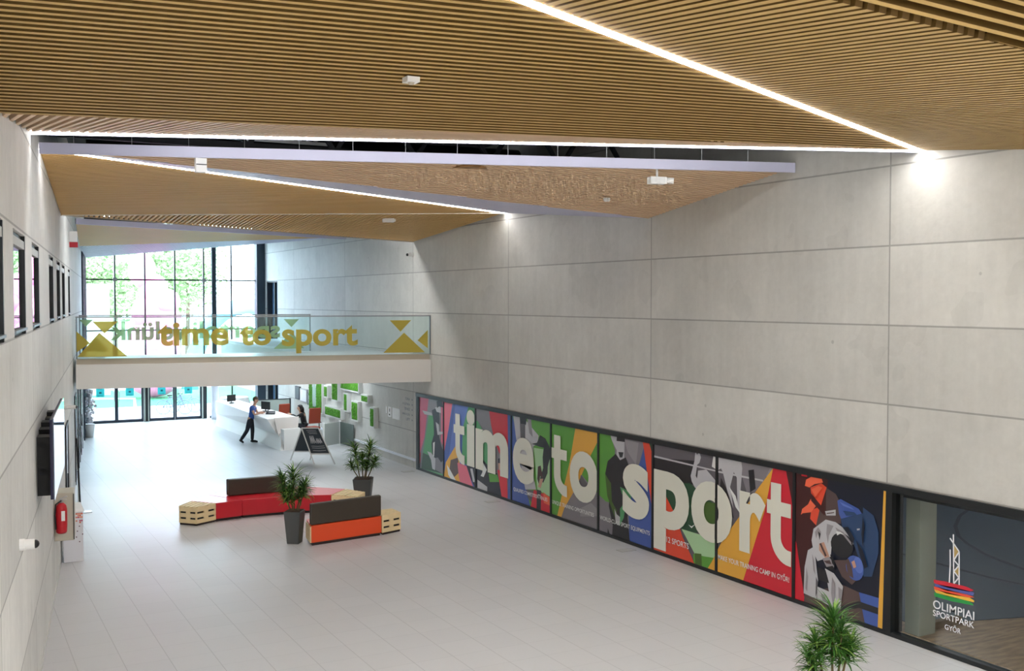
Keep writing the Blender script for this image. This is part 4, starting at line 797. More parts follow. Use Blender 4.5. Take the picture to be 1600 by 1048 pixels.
# ------------------------------------------------------------------ benches
M_WOOD = mat('pallet_wood', hexc(240, 216, 168), .6, noise=(7, .12))
M_RED = mat('red_vinyl', hexc(206, 26, 44), .32, spec=.6)
M_ORG = mat('orange_vinyl', hexc(236, 82, 38), .4)
M_CORAL = mat('coral_vinyl', hexc(240, 120, 96), .35, spec=.6)
M_BRN = mat('brown_vinyl', hexc(64, 56, 46), .45)
M_PLINTH = mat('plinth', hexc(38, 26, 24), .6)
def inset(poly, d):
    cx = sum(p[0] for p in poly)/len(poly); cy = sum(p[1] for p in poly)/len(poly)
    return [(cx+(p[0]-cx)*(1-d), cy+(p[1]-cy)*(1-d)) for p in poly]
def pallet(t, poly, slat_dir, label=None):
    """stack of three plank bands with dark slots between, slatted top; poly counterclockwise"""
    n = len(poly)
    bd_ = MB(); core = MB(); blk = MB()
    for k, (z0, z1) in enumerate(((.05, .145), (.19, .285), (.33, .43))):
        for i in range(n):
            p, q = Vector((*poly[i], 0)), Vector((*poly[(i+1) % n], 0))
            d = (q-p).normalized(); nn = Vector((-d.y, d.x, 0))
            s = [p, q, q+nn*.022, p+nn*.022]; bd_.prism([(v.x, v.y) for v in s], z0, z1)
    for i in range(n):
        p, q = Vector((*poly[i], 0)), Vector((*poly[(i+1) % n], 0)); L_ = (q-p).length; d = (q-p)/L_; nn = Vector((-d.y, d.x, 0))
        for f, wf in ([(.0, .06), (.40, .22), (.95, .05)] if L_ > .45 else [(0, .1), (.42, .3), (.92, .08)]):
            a = p+d*L_*f+nn*.004; c = a+d*L_*wf
            for z0, z1 in ((.145, .19), (.285, .33)): blk.prism([(v.x, v.y) for v in (a, c, c+nn*.03, a+nn*.03)], z0, z1)
    bd_.build('side_planks', M_WOOD, t); blk.build('spacer_blocks', M_WOOD, t)
    core.prism(inset(poly, .1), .05, .42); core.build('core', M_BLACK, t)
    tp = MB(); dx, dy = slat_dir; l = math.hypot(dx, dy); dx /= l; dy /= l; ux, uy = -dy, dx
    ts = [p[0]*ux+p[1]*uy for p in poly]; a = min(ts)
    while a < max(ts):
        q = clip(clip([tuple(p) for p in poly], ux, uy, a), -ux, -uy, -(a+.088)); a += .118
        if len(q) > 2: tp.prism(q, .43, .452)
    tp.build('top_planks', M_WOOD, t)
    b = MB(); b.prism(inset(poly, .06), 0, .05); b.build('plinth', M_PLINTH, t)
# curved red bench
inn = [(5.90, 26.10), (6.56, 26.21), (7.20, 26.20), (7.90, 26.12), (8.30, 26.02), (8.72, 25.86)]
out = [(5.42, 26.70), (5.98, 27.33), (6.60, 27.62), (7.60, 27.68), (8.56, 27.31), (9.33, 26.48)]
t = thing('curved_bench', 'long curved red bench with pale pallet ends, behind the potted plant', 'bench', (7.3, 26.6, 0))
for ia, ib in ((0, 1), (1, 4), (4, 5)):
    q = inn[ia:ib+1]+out[ia:ib+1][::-1]; b = MB(); g = inset(q, .003); b.prism(g, .06, .45); b.build('seat_module', M_RED, t, bevel=.012)
    b = MB(); b.prism(inset(q, .05), 0, .06); b.build('plinth', M_PLINTH, t)
pallet_l = [(5.03, 26.17), (5.36, 25.80), (5.89, 26.09), (5.41, 26.68)]
pallet_r = [(8.735, 25.85), (9.22, 25.30), (9.63, 25.82), (9.345, 26.46)]
bx = thing('pallet_table', 'pale wooden pallet table at the left end of the curved red bench', 'pallet table', (5.4, 26.2, 0)); pallet(bx, pallet_l, (.49, .59))
bx = thing('pallet_table', 'pale wooden pallet table at the right end of the curved red bench, partly hidden', 'pallet table', (9.2, 25.9, 0)); pallet(bx, pallet_r, (.75, .66))
b = MB(); b.prism([(6.40, 26.87), (7.85, 26.84), (7.86, 27.0), (6.36, 27.05)], .452, .87)
b.build('backrest', M_BRN, t, bevel=.03, label='dark brown padded backrest')
# orange bench
t = thing('orange_bench', 'short orange bench with a dark brown backrest, in front of the curved red bench', 'bench', (8, 22.9, 0))
q = [(7.13, 22.51), (8.89, 22.78), (8.93, 23.40), (7.22, 23.12)]
b = MB(); b.prism([(7.15, 22.52), (8.89, 22.785), (8.93, 23.40), (7.23, 23.12)], .06, .44); b.build('seat_module', M_ORG, t, bevel=.008)
b = MB(); b.prism([(7.15, 22.68), (8.90, 22.94), (8.93, 23.40), (7.23, 23.12)], .44, .47); b.build('seat_pad', M_CORAL, t, bevel=.01, label='coral pink seat pad')
b = MB(); b.prism([(7.125, 22.53), (7.15, 22.53), (7.235, 23.12), (7.21, 23.12)], .06, .42); b.build('side_board', M_WOOD, t)
b = MB(); b.prism([(7.13, 22.505), (8.885, 22.775), (8.90, 22.93), (7.15, 22.66)], .455, .92); b.build('backrest', M_BRN, t, bevel=.025, label='dark brown padded backrest')
b = MB(); b.prism(inset(q, .04), 0, .06); b.build('plinth', M_PLINTH, t)
t2 = thing('pallet_table', 'pale wooden pallet table at the right end of the orange bench', 'pallet table', (9.2, 23.1, 0))
pallet(t2, [(8.91, 22.785), (9.44, 22.96), (9.42, 23.46), (8.95, 23.40)], (1, .25))
# ------------------------------------------------------------------ potted plants
M_POT = mat('pot_grey', hexc(78, 80, 80), .5)
M_SOIL = mat('soil', hexc(70, 50, 34), .9)
M_LEAF = mat('leaf', hexc(58, 104, 38), .45, noise=(2.5, .5)); M_LEAF2 = mat('leaf_pale', hexc(126, 164, 72), .45, noise=(2, .3)); M_STEM = mat('stem', hexc(96, 86, 54), .8)
def leafblade(b, base, az, el, ln, wd, droop, m):
    pts = []; p = Vector(base); e = el; n = 6
    for k in range(n+1):
        f = k/n; pts.append((p.copy(), wd*(1-f)**.7*(.35+1.3*min(f*3, 1))/1.65))
        p = p+Vector((math.cos(az)*math.cos(e), math.sin(az)*math.cos(e), math.sin(e)))*ln/n; e -= droop/n
    side = Vector((-math.sin(az), math.cos(az), 0))
    vs = []; fs = []
    for p, w_ in pts: vs += [p-side*w_/2, p-Vector((0, 0, w_*.18)), p+side*w_/2]
    for k in range(n): a = 3*k; fs += [(a, a+1, a+4, a+3), (a+1, a+2, a+5, a+4)]
    b.add(vs, fs, m)
def plant(name, label, loc, pot, stems, seed, rot=0, lk=1.0):
    rr = random.Random(seed); t = thing(name, label, 'potted plant', loc)
    x, y, z = loc; wt, wb, h = pot
    sq = lambda w_: [(x+w_/2*(a*math.cos(rot)-c*math.sin(rot)), y+w_/2*(a*math.sin(rot)+c*math.cos(rot))) for a, c in ((-1, -1), (1, -1), (1, 1), (-1, 1))]
    b = MB(); b.prism(sq(wb), 0, h, top=sq(wt)); p = b.build('pot', M_POT, t, bevel=.012)
    b = MB(); b.prism(sq(wt*.86), h, h+.012); b.build('soil', M_SOIL, t)
    sb_ = MB(); lf = MB()
    for (sx, sy, top, spread) in stems:
        a = Vector((x+sx*.35, y+sy*.35, h)); c = Vector((x+sx, y+sy, top)); m_ = a.lerp(c, .5)+Vector((rr.uniform(-.02, .02), rr.uniform(-.02, .02), 0))
        sb_.tube([a, m_, c], [.016, .014, .01], n=7)
        n = int(150*spread)
        for k in range(n):
            f = rr.random(); bs = a.lerp(c, .52+.48*f); el = math.radians(rr.uniform(8, 40)+45*f*f); ln = rr.uniform(.26, .46)*lk*spread
            leafblade(lf, bs, rr.uniform(0, 2*PI), el, ln, rr.uniform(.03, .045)*lk, rr.uniform(.6, 1.7), M_LEAF if rr.random() < .72 else M_LEAF2)
    sb_.build('stems', M_STEM, t, smooth=True); lf.build('leaves', None, t)
    return t
plant('potted_dracaena', 'potted dracaena in a tall tapered grey pot between the two benches', (6.91, 22.98, 0), (.38, .27, .72), [(-.24, .12, 1.42, .95), (.0, .05, 1.52, 1.1), (.22, -.1, 1.30, .9), (-.1, .02, 1.2, .8), (.12, -.08, 1.18, .8), (-.2, .1, 1.05, .7)], 11, rot=-.62)
plant('potted_dracaena', 'potted dracaena in a tapered grey pot behind the right end of the curved bench', (9.98, 26.9, 0), (.50, .38, .62), [(-.22, .1, 1.45, 1), (.18, -.08, 1.48, 1), (.30, -.14, 1.1, .8), (-.02, 0, 1.2, .8), (-.3, .14, 1.0, .7), (.1, -.05, 1.0, .7)], 12, rot=-.5)
plant('potted_dracaena', 'leafy dracaena cut off by the bottom edge of the photograph, near the judo picture', (9.35, 9.25, 0), (.42, .3, .72), [(0, .0, 1.62, 1.05), (-.2, .1, 1.36, .85), (.2, -.1, 1.34, .75), (.08, -.05, 1.45, .85), (-.28, .14, 1.15, .7)], 13, rot=-.5)
# ------------------------------------------------------------------ reception desk
M_DESK = mat('desk_white', hexc(244, 240, 236), .35); M_DESKP = mat('desk_blush', hexc(232, 222, 216), .4)
t = thing('reception_desk', 'long white faceted reception desk beyond the bridge', 'desk', (11, 41, 0))
b = MB()
b.hull([(10.72, 37.25, 0), (11.52, 37.6, 0), (11.2, 46.2, 0), (10.42, 46.2, 0)], [(10.86, 37.75, .55), (11.50, 37.9, .55), (11.2, 46.2, .55), (10.55, 46.2, .55)]); b.build('plinth_block', M_DESK, t)
b = MB(); b.hull([(10.78, 37.9, .5), (11.5, 38.0, .5), (11.25, 46.0, .5), (10.5, 46.0, .5)], [(10.42, 37.95, 1.09), (11.6, 38.1, 1.09), (11.3, 45.9, 1.09), (10.40, 45.9, 1.09)]); b.build('counter_body', M_DESK, t)
b = MB(); b.hull([(10.85, 37.85, .3), (11.52, 37.92, .3), (11.52, 37.95, .3), (10.85, 37.88, .3)], [(10.66, 37.86, 1.12), (11.62, 38.0, 1.12), (11.62, 38.03, 1.12), (10.66, 37.89, 1.12)]); b.build('end_panel', M_DESKP, t, label='blush white end panel')
b = MB(); b.prism([(10.85, 37.3), (11.55, 37.62), (11.55, 37.84), (10.85, 37.7)], .0, .74); b.build('low_block', M_DESK, t)
t = thing('curved_counter', 'low rounded white counter at the far end of the reception desk', 'counter', (11.4, 47.6, 0))
b = MB(); b.lathe([(.75, 0), (.8, .5), (.62, 1.05), (.6, 1.06)], (11.6, 47.6, 0), n=24); b.build('shell', M_DESK, t, smooth=False)
t = thing('partition_screen', 'grey green partition screen with a dark edge behind the reception', 'partition', (12.6, 44.5, 0))
b = MB(); b.bb((11.75, 44.45, .05), (13.18, 44.5, 1.16)); b.build('panel', mat('partition', hexc(160, 172, 166), .7), t)
b = MB(); b.bb((13.18, 44.42, 0), (13.24, 44.53, 1.2)); b.bb((11.75, 44.44, 1.16), (13.2, 44.51, 1.19)); b.build('edge_frame', M_DARK, t)
b = MB(); b.bb((11.8, 44.3, 0), (12.2, 44.7, .05)); b.bb((12.8, 44.3, 0), (13.2, 44.7, .05)); b.build('feet', M_DARK, t)
def chair(loc, rz, label):
    t = thing('office_chair', label, 'chair', loc, 'red office chairs behind the reception desk')
    Q = Matrix.Translation(Vector(loc)) @ Matrix.Rotation(rz, 4, 'Z')
    def add(nm, fn, m, **k):
        b = MB(); fn(b); b.v = [Q @ v for v in b.v]; return b.build(nm, m, t, **k)
    redc = mat('chair_red', hexc(150, 58, 36), .6)
    add('backrest', lambda b: b.box((0, -.26, .98), (.48, .07, .60), M=Matrix.Rotation(.12, 4, 'X')), redc, bevel=.03)
    add('seat', lambda b: b.box((0, 0, .50), (.50, .48, .08)), redc, bevel=.03)
    add('column', lambda b: b.tube([(0, 0, .08), (0, 0, .46)], .03), M_BLACK)
    def legs(b):
        for k in range(5): a = 2*PI*k/5; b.beam((0, 0, .1), (.3*math.cos(a), .3*math.sin(a), .06), .04, .03)
    add('base', legs, M_BLACK)
    for s in (-1, 1): add('armrest', lambda b: (b.beam((s*.29, .12, .70), (s*.29, -.16, .70), .05, .03), b.beam((s*.29, 0, .48), (s*.29, 0, .70), .03, .03)), M_BLACK)
    for k in range(5): a = 2*PI*k/5; add('caster', lambda b: b.ball((.3*math.cos(a), .3*math.sin(a), .035), .035, n=8), M_BLACK)
chair((11.98, 41.6, 0), .25, 'red office chair seen from behind, beside the partition at the desk middle')
chair((12.58, 39.45, 0), .1, 'red office chair seen from behind, occupied by the seated woman')
t = thing('desk_monitor', 'black computer monitor on the reception desk beside the leaning man', 'monitor', (11.1, 40.6, 1.1))
b = MB(); b.box((11.1, 40.6, 1.32), (.04, .5, .3), rz=.4); b.build('screen', M_BLACK, t)
b = MB(); b.bb((11.0, 40.5, 1.1), (11.2, 40.7, 1.12)); b.tube([(11.1, 40.6, 1.12), (11.1, 40.6, 1.2)], .02); b.build('stand', M_BLACK, t)
t = thing('desk_monitor', 'black computer monitor at the far end of the reception desk', 'monitor', (10.7, 44.6, 1.1))
b = MB(); b.box((10.75, 44.6, 1.30), (.45, .04, .28), rz=.5); b.build('screen', M_BLACK, t)
b = MB(); b.bb((10.65, 44.5, 1.1), (10.85, 44.7, 1.12)); b.tube([(10.75, 44.6, 1.12), (10.75, 44.6, 1.2)], .02); b.build('stand', M_BLACK, t)
t = thing('telephone', 'dark telephone on the desk under the hands of the leaning man', 'telephone', (10.95, 39.6, 1.1))
b = MB(); b.hull([(10.8, 39.5, 1.1), (11.1, 39.35, 1.1), (11.2, 39.6, 1.1), (10.9, 39.75, 1.1)], [(10.8, 39.5, 1.13), (11.1, 39.35, 1.13), (11.2, 39.6, 1.2), (10.9, 39.75, 1.2)]); b.build('body', M_DSTEEL, t)
b = MB(); b.tube([(10.86, 39.55, 1.17), (10.95, 39.72, 1.22)], .025); b.build('handset', M_BLACK, t)
# little white open cabinet and A-board
t = thing('floor_screen', 'low pale folding screen standing at the grey wall beyond the second plant', 'screen', (12.8, 38.2, 0))
b = MB(); b.beam((12.35, 37.4, .45), (13.15, 37.9, .45), .03, .82); b.build('front_panel', mat('cab_grey', hexc(178, 182, 178), .5), t)
b = MB(); b.beam((13.15, 37.9, .45), (13.32, 36.9, .42), .03, .82); b.build('side_panel', mat('cab_dark', hexc(96, 108, 104), .5), t)
b = MB(); b.bb((13.12, 37.85, 0), (13.18, 37.95, .9)); b.bb((12.33, 37.35, 0), (12.38, 37.45, .9)); b.build('edge_post', M_WHITE, t)
t = thing('chalkboard_sign', 'black chalkboard A-frame sign with a white frame in front of the reception desk', 'sign', (10.9, 34.2, 0))
# two hinged boards, built from the ridge down
R0, R1 = Vector((10.60, 34.38, 1.13)), Vector((11.10, 34.12, 1.13)); F0, F1 = Vector((10.82, 33.72, 0)), Vector((11.42, 33.42, 0)); K0, K1 = Vector((10.40, 34.98, 0)), Vector((10.98, 34.68, 0))
for nm, a0, a1 in (('front', F0, F1), ('rear', K0, K1)):
    n = ((a1-a0).cross(R0-a0)).normalized(); n = n if n.y < 0 else -n
    sgn = 1 if nm == 'front' else -1
    b = MB(); lo0, lo1 = a0.lerp(R0, .28), a1.lerp(R1, .28); th = n*.012
    b.hull([lo0-th, lo1-th, R1-th, R0-th], [lo0+th, lo1+th, R1+th, R0+th]); bo = b.build(nm+'_board', mat('chalk_black', hexc(58, 66, 74), .6), t)
    b = MB()
    for p, q in ((a0, R0), (a1, R1), (lo0, lo1), (R0, R1)): b.beam(p, q, .04, .035, up=n)
    b.build(nm+'_frame', M_WHITE, t)
    if nm == 'front':
        b = MB(); U = (lo1-lo0); V = (R0-lo0)
        def cs(u, v): return lo0+U*u+V*v+n*.016
        rr = random.Random(2)
        def stroke(p, w_=.012):
            for a, c in zip(p, p[1:]): b.beam(cs(*a), cs(*c), w_, .002, up=n)
        for k, v in enumerate((.9, .84, .78)): stroke([(.2+.04*k, v), (.45, v+.01), (.8-.05*k, v)])
        for x in (.22, .3, .38, .52, .6, .7): stroke([(x, .40), (x+.05, .70-.1*(x > .5)), (x+.08, .42), (x+.1, .5)], .02)
        for k, v in enumerate((.3, .23, .13)): stroke([(.18, v), (.5, v-.01), (.85, v+.005)])
        b.build('chalk_writing', mat('chalk', hexc(206, 206, 210), .8), bo)
for k, y in enumerate((36.5, 40.0, 43.5)):  # unseen panels added under the deck to brighten the reception wall
    t = thing('soffit_light', 'flat ceiling light under the gallery deck above the reception, hidden from view', 'lamp', (12.2, y, 2.83), 'ceiling lights under the gallery')
    b = MB(); b.box((12.2, y, 2.845), (1.6, 1.6, .04)); b.build('housing', M_WHITE, t)
    b = MB(); b.box((12.2, y, 2.815), (1.5, 1.5, .015)); b.build('diffuser', mat('soffit_led', (1, 1, 1), .5, emit=(.84, .92, 1), es=6.5), t)
# ------------------------------------------------------------------ people
SKIN = mat('skin_tone', hexc(204, 156, 130), .55)
def skin_mesh(name, verts, edges, radii, root, m, parent, sub=2, fl=None):
    me = bpy.data.meshes.new(name+'_tmp'); o = bpy.data.objects.new(name+'_tmp', me); COL.objects.link(o)
    bm = bmesh.new(); lay = bm.verts.layers.skin.verify(); vs = []
    for i, v in enumerate(verts):
        q = bm.verts.new(v); r = radii[i]; q[lay].radius = (r, r) if not isinstance(r, tuple) else r; q[lay].use_root = (i == root); vs.append(q)
    for a, c in edges: bm.edges.new((vs[a], vs[c]))
    bm.to_mesh(me); bm.free()
    o.modifiers.new('s', 'SKIN'); md = o.modifiers.new('d', 'SUBSURF'); md.levels = sub; md.render_levels = sub
    bpy.context.view_layer.update()
    ev = o.evaluated_get(bpy.context.evaluated_depsgraph_get()); m2 = bpy.data.meshes.new_from_object(ev)
    bpy.data.objects.remove(o)
    r = bpy.data.objects.new(name, m2); COL.objects.link(r); r.parent = parent; m2.materials.clear(); m2.materials.append(m)
    off = wloc(parent)
    for v in m2.vertices: v.co -= off
    for p in m2.polygons: p.use_smooth = True
    return r
def figure(t, base, J, cloth, shirt_m, legs_m, hair_m, seated=False, long_hair=False, sleeves=.55):
    """J: joints in (along picture-right, towards viewer, up) metres from base"""
    rv = Vector((rgt.x, rgt.y, 0)); tv = Vector((-fwd.x, -fwd.y, 0)).normalized()
    W = lambda p: Vector(base)+rv*p[0]+tv*p[1]+Vector((0, 0, p[2]))
    P = {k: W(v) for k, v in J.items()}
    vs = []; rad = []; ed = []; ix = {}
    def nd(k, p, r): ix[k] = len(vs); vs.append(p); rad.append(r); return ix[k]
    nd('pel', P['pel'], .095); nd('waist', P['pel'].lerp(P['chest'], .45), .085); nd('chest', P['chest'], (.16, .11)); nd('neck0', P['chest'].lerp(P['neck'], .75), (.07, .07)); nd('neck', P['neck'], (.055, .055)); nd('head0', P['neck'].lerp(P['head'], .55), (.075, .085)); nd('head', P['head'], (.085, .1)); nd('crown', P['head']+(P['head']-P['neck']).normalized()*.09, (.065, .075))
    ed += [(0, 1), (1, 2), (2, 3), (3, 4), (4, 5), (5, 6), (6, 7)]
    for s in ('l', 'r'):
        for a, r in (('sh', .062), ('el', .042), ('wr', .030)): nd(a+s, P[a+s], r)
        ed += [(2, ix['sh'+s]), (ix['sh'+s], ix['el'+s]), (ix['el'+s], ix['wr'+s])]
        for a, r in (('hip', .095), ('kn', .065), ('an', .042)): nd(a+s, P[a+s], r)
        ed += [(0, ix['hip'+s]), (ix['hip'+s], ix['kn'+s]), (ix['kn'+s], ix['an'+s])]
        nd('hd'+s, P['wr'+s].lerp(P['ha'+s], .6), (.034, .02)); ed += [(ix['wr'+s], ix['hd'+s])]
        hd = P['wr'+s].lerp(P['ha'+s], .6); dr = (P['ha'+s]-P['wr'+s]).normalized(); sd = dr.cross(Vector((0, 0, 1)))
        if sd.length < .1: sd = rv.copy()
        sd.normalize()
        for k, (o_, ln) in enumerate(((-.03, .055), (-.01, .07), (.01, .066), (.03, .05))):
            nd('f%d%s' % (k, s), hd+dr*ln+sd*o_-Vector((0, 0, .012)), .009); ed.append((ix['hd'+s], ix['f%d%s' % (k, s)]))
        nd('th'+s, hd+sd*-.05+dr*.01, .010); ed.append((ix['hd'+s], ix['th'+s]))
    body = skin_mesh('body', vs, ed, rad, 0, SKIN, t)
    tv3 = [P['pel']+Vector((0, 0, -.09)), P['pel'].lerp(P['chest'], .45), P['chest'], P['chest'].lerp(P['neck'], .55)]; rr_ = [(.165, .125), (.142, .112), (.178, .128), (.085, .085)]; e3 = [(0, 1), (1, 2), (2, 3)]
    for s in ('l', 'r'):
        k = len(tv3); tv3 += [P['sh'+s], P['sh'+s].lerp(P['el'+s], min(1, sleeves))]; rr_ += [.078, .062]; e3 += [(2, k), (k, k+1)]
        if sleeves > 1: tv3 += [P['wr'+s]]; rr_ += [.042]; e3 += [(k+1, k+2)]
    skin_mesh(cloth, tv3, e3, rr_, 0, shirt_m, t)
    l3 = [P['pel'], P['pel']+Vector((0, 0, .07))]; r3 = [(.165, .125), (.15, .115)]; e3 = [(0, 1)]
    for s in ('l', 'r'):
        k = len(l3); l3 += [P['hip'+s], P['hip'+s].lerp(P['kn'+s], .5), P['kn'+s], P['an'+s]]; r3 += [.11, .098, .08, .062]; e3 += [(0, k), (k, k+1), (k+1, k+2), (k+2, k+3)]
    skin_mesh('trousers', l3, e3, r3, 0, legs_m, t)
    for s in ('l', 'r'):
        b = MB(); a = P['an'+s]; to = P['to'+s]; d = (to-a).normalized(); b.tube([a-d*.06+Vector((0, 0, -.02)), a+Vector((0, 0, -.02)), a.lerp(to, .6), to, to+d*.03], [.035, .05, .046, .038, .02], n=10); b.build('shoe', M_BLACK, t, smooth=True)
    hd = P['head']; up = (P['head']-P['neck']).normalized(); fc = W(J['face'])-W((0, 0, 0)); fc.normalize()
    b = MB(); b.ball(hd+up*.035-fc*.018, .112, n=16, sc=(1, 1, .98)); 
    b.v = [v for v in b.v]
    if long_hair: b.ball(hd-fc*.06-up*.06, .10, n=12, sc=(1, 1, 1.3)); b.ball(P['neck']-fc*.08, .07, n=12, sc=(1, 1, 1.4))
    # keep hair off the face: pull the front half in
    for v in b.v:
        dd = (v-hd).dot(fc); uu = (v-hd).dot(up)
        if dd > .0 and uu < .055: v -= fc*(dd*1.0+.01)
    b.build('hair', hair_m, t, smooth=True)
    # face: nose, eyes, mouth, ears
    side = fc.cross(up).normalized()
    b = MB(); c0 = hd+fc*.088; b.tube([c0+up*.02, c0+fc*.016-up*.018, c0-up*.024], [.008, .014, .008], n=6); b.build('nose', SKIN, t, smooth=True)
    b = MB(); [b.ball(hd+fc*.083+up*.022+side*s*.032, .011, n=8) for s in (-1, 1)]; b.build('eyes', M_BLACK, t, smooth=True)
    b = MB(); b.tube([hd+fc*.088-up*.045-side*.02, hd+fc*.092-up*.046, hd+fc*.088-up*.045+side*.02], .006, n=6); b.build('mouth', mat('lips', hexc(160, 96, 84), .5), t, smooth=True)
    b = MB(); [b.ball(hd+side*s*.088-fc*.005, .024, n=8, sc=(.6, .6, 1.2)) for s in (-1, 1)]; b.build('ears', SKIN, t, smooth=True)
man = thing('person', 'person in a blue polo shirt and dark trousers leaning on the reception desk', 'person', (10.25, 39.93, 0))
figure(man, (10.25, 39.93, 0), dict(pel=(.10, 0, .93), chest=(.19, 0, 1.28), neck=(.25, 0, 1.48), head=(.29, 0, 1.62), face=(1, .1, -.25),
    shl=(.18, -.19, 1.38), shr=(.18, .19, 1.38), ell=(.30, -.20, 1.12), elr=(.28, .22, 1.10), wrl=(.50, -.14, 1.16), wrr=(.50, .14, 1.15), hal=(.59, -.12, 1.14), har=(.59, .1, 1.13),
    hipl=(.08, -.09, .88), hipr=(.08, .09, .88), knl=(.14, -.09, .48), knr=(-.02, .1, .48), anl=(.12, -.09, .08), anr=(-.26, .1, .12), tol=(.30, -.10, .04), tor=(-.18, .1, .04)),
    'polo_shirt', mat('polo_blue', hexc(56, 92, 168), .7), mat('trousers_dark', hexc(30, 34, 44), .7), mat('hair_brown', hexc(70, 46, 34), .7))
wom = thing('person', 'seated person in black with dark hair tied back, reaching over the reception desk', 'person', (12.35, 39.55, 0))
figure(wom, (12.28, 39.75, 0), dict(pel=(.12, 0, .58), chest=(.0, .0, .90), neck=(-.06, .02, 1.12), head=(-.08, .02, 1.24), face=(-1, .15, -.1),
    shl=(.02, -.18, 1.02), shr=(.02, .18, 1.02), ell=(-.22, -.16, .86), elr=(-.20, .2, .88), wrl=(-.42, -.1, .98), wrr=(-.42, .14, 1.0), hal=(-.52, -.08, 1.04), har=(-.52, .12, 1.06),
    hipl=(.10, -.09, .56), hipr=(.10, .09, .56), knl=(-.32, -.1, .56), knr=(-.32, .1, .56), anl=(-.34, -.1, .1), anr=(-.34, .1, .1), tol=(-.5, -.1, .04), tor=(-.5, .1, .04)),
    'jacket', mat('jacket_black', hexc(20, 20, 24), .7), mat('trousers_dark', (0, 0, 0)), mat('hair_black', hexc(24, 18, 18), .6), long_hair=True, sleeves=2)
# ------------------------------------------------------------------ outside
b = MB(); b.bb((-60, YF+.2, -.25), (120, 190, -.02)); struct(b.build('ground_outside', mat('paving', (.36, .36, .37), .8)))
b = MB(); b.bb((-20, 56.5, -.02), (16.5, 67, -.005)); tag(b.build('artificial_turf', mat('turf', hexc(52, 132, 84), .9)), 'green artificial turf pitch outside the entrance doors', 'pitch')
t = thing('football_goal', 'small white football goal outside the entrance doors', 'goal', (6.9, 52.3, 0))
b = MB(); g0, g1 = Vector((6.25, 52.6, 0)), Vector((8.0, 51.9, 0)); n = Vector((.35, .9, 0))
for g in (g0, g1): b.tube([g, g+Vector((0, 0, .8)), g+n*.15+Vector((0, 0, .8)), g+n*.7], .03)
b.tube([g0+Vector((0, 0, .8)), g1+Vector((0, 0, .8))], .03); b.build('frame', M_WHITE, t)
def tree(x, y, h, r, lab, seed):
    t = thing('tree', lab, 'tree', (x, y, 0)); rr = random.Random(seed)
    b = MB(); b.tube([(x, y, 0), (x+.1, y, h*.4), (x, y+.1, h*.8)], [.22, .16, .06], n=8); b.build('trunk', mat('bark', hexc(120, 100, 84), .9), t, smooth=True)
    b = MB(); m1 = mat('foliage', hexc(112, 140, 86), .8); m2 = mat('foliage_pale', hexc(156, 176, 128), .8)
    for k in range(2600):
        u, v, q = [max(-1, min(1, rr.gauss(0, .45))) for _ in range(3)]; p = Vector((x+u*r, y+v*r, h*.62+q*r*1.1)); a, e = rr.uniform(0, 2*PI), rr.uniform(-1, 1); s = rr.uniform(.10, .24)
        d1 = Vector((math.cos(a), math.sin(a), e)).normalized()*s; d2 = d1.orthogonal().normalized()*s*.6; b.poly([p-d1, p+d2, p+d1, p-d2], m1 if rr.random() < .6 else m2)
    b.build('crown', None, t)
TL = ['tree outside behind the pink inflatable, farthest to the left through the front glazing', 'tree outside, second from the left through the front glazing', 'tree outside behind the middle panes of the front glazing', 'tall tree outside just left of the round column', 'tree outside between the round column and the white building']
for i, (x, y, h, r) in enumerate(((8.9, 71, 10.2, 2.6), (12.6, 91, 13.5, 3.2), (13.4, 77.5, 11.2, 2.7), (19.2, 99, 14.5, 3.4), (17.0, 84.5, 12.2, 2.8))): tree(x, y, h, r, TL[i], 20+i)
def house(x0, x1, y0, y1, h, lab, wins, c):
    t = thing('building', lab, 'building', ((x0+x1)/2, y0, 0))
    b = MB(); b.bb((x0, y0, 0), (x1, y1, h)); b.build('wall', mat('house%d' % int(x0*7), hexc(*c), .8), t)
    b = MB(); b.bb((x0-.2, y0-.2, h), (x1+.2, y1+.2, h+.3)); b.build('roof', mat('roof_grey', hexc(170, 166, 164), .7), t)
    for wx, wz, ww, wh in wins:
        b = MB(); b.bb((x0+wx, y0-.05, wz), (x0+wx+ww, y0-.01, wz+wh)); b.build('window', mat('house_glass', hexc(110, 128, 146), .2), t)
house(20.2, 30, 66, 74, 12, 'tall white building outside at the right of the front glazing', [(1, 3, 2, 1.6), (4.5, 3, 2, 1.6), (1, 6.6, 2, 1.6), (4.5, 6.6, 2, 1.6)], (214, 208, 200))
house(-3, 8.6, 64, 68, 6.0, 'low pale building outside at the left of the front glazing', [(8, 1, 1.2, 2.2), (5.5, 1, 1.2, 2.2)], (206, 196, 190))
house(8, 15, 104, 110, 9.0, 'beige house outside behind the trees', [(1, 5.5, 1.2, 1.5), (4.5, 5.5, 1.2, 1.5)], (212, 196, 176))
t = thing('inflatable_tower', 'pink inflatable tower outside behind the front glazing', 'inflatable', (10.6, 61, 0))
b = MB(); pk = mat('pink_inflatable', hexc(232, 128, 170), .4)
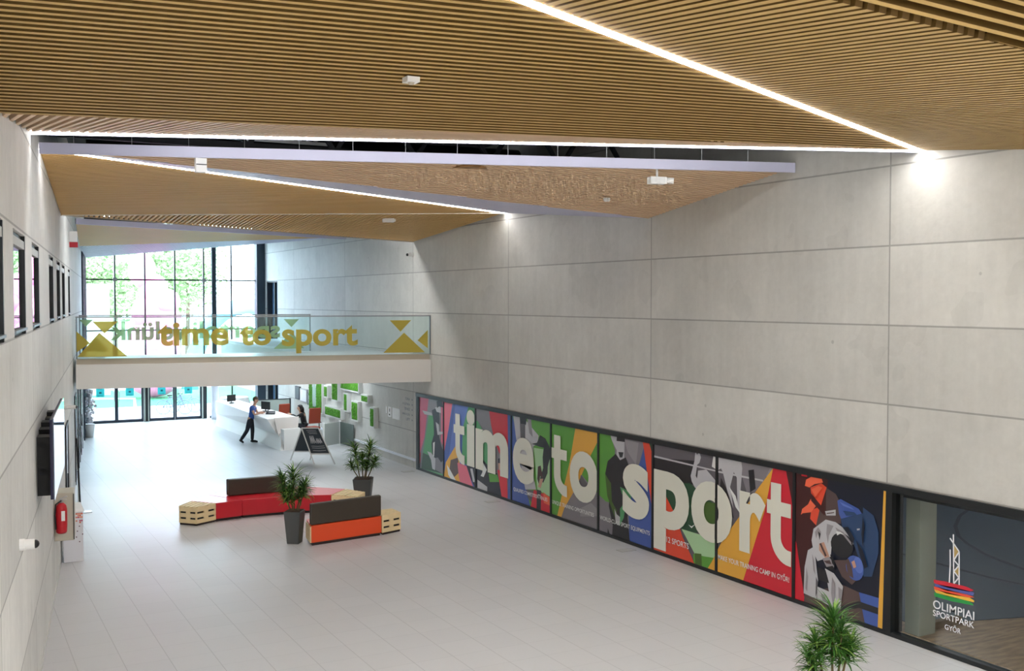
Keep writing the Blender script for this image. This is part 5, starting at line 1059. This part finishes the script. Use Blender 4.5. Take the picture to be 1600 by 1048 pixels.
for c, r, s in (((9.9, 61, 7.0), .75, (1, 1, 1.3)), ((10.5, 61, 5.9), .8, (1, 1, 1.2)), ((11.1, 60.8, 5.3), .8, (1, 1, .9)), ((10.2, 61, 4.6), .9, (1, 1, 1.2)), ((11.0, 61, 4.2), .95, (1.1, 1, 1)), ((10.5, 61, 2.6), 1.3, (1.1, 1, 1.6)), ((10.5, 61, 1.3), 1.28, (1.2, 1, 1))): b.ball(c, r, n=16, sc=s)
b.build('tubes', pk, t, smooth=True)
t = thing('inflatable_arch', 'pale blue inflatable arch outside beyond the bridge glass', 'inflatable', (14, 60, 0))
b = MB(); b.tube([(12.2+3.2*(1-math.cos(PI*k/14)), 60, 4.6*math.sin(PI*k/14)+.47) for k in range(15)], .45, n=14); b.build('tube', mat('blue_inflatable', hexc(130, 196, 222), .4), t, smooth=True)
for i, (x, y, lb) in enumerate(((9.75, 51.6, 'grey bicycle leaning outside the right pair of entrance doors, front one'), (10.35, 52.3, 'grey bicycle outside the right pair of entrance doors, rear one'))):
    t = thing('bicycle', lb, 'bicycle', (x, y, 0)); d = Vector((.92, -.38, 0)); o = Vector((x, y, 0)); gm = mat('bike_grey', hexc(108, 120, 140), .5)
    for s in (-.5, .5):
        b = MB(); c = o+d*s+Vector((0, 0, .34)); pts = [c+d*.33*math.cos(2*PI*k/20)+Vector((0, 0, .33*math.sin(2*PI*k/20))) for k in range(21)]; b.tube(pts, .022, n=6)
        for k in range(6): a = PI*k/6; v = d*.32*math.cos(a)+Vector((0, 0, .32*math.sin(a))); b.tube([c-v, c+v], .006, n=4)
        b.build('wheel', gm, t)
    A_ = lambda s, z: o+d*s+Vector((0, 0, z))
    b = MB()
    for p, q in ((A_(-.5, .34), A_(-.05, .36)), (A_(-.05, .36), A_(-.2, .85)), (A_(-.2, .85), A_(-.5, .34)), (A_(-.2, .8), A_(.32, .82)), (A_(-.05, .36), A_(.35, .75)), (A_(.3, .95), A_(.5, .34))): b.tube([p, q], .02, n=6)
    b.build('frame', gm, t); b = MB(); b.box(A_(-.2, .9), (.22, .12, .05)); b.build('saddle', M_BLACK, t); b = MB(); b.tube([A_(.3, .95)+Vector((.1, .25, .05)), A_(.3, .95), A_(.3, .95)-Vector((.1, .25, -.05))], .015, n=6); b.build('handlebar', gm, t)
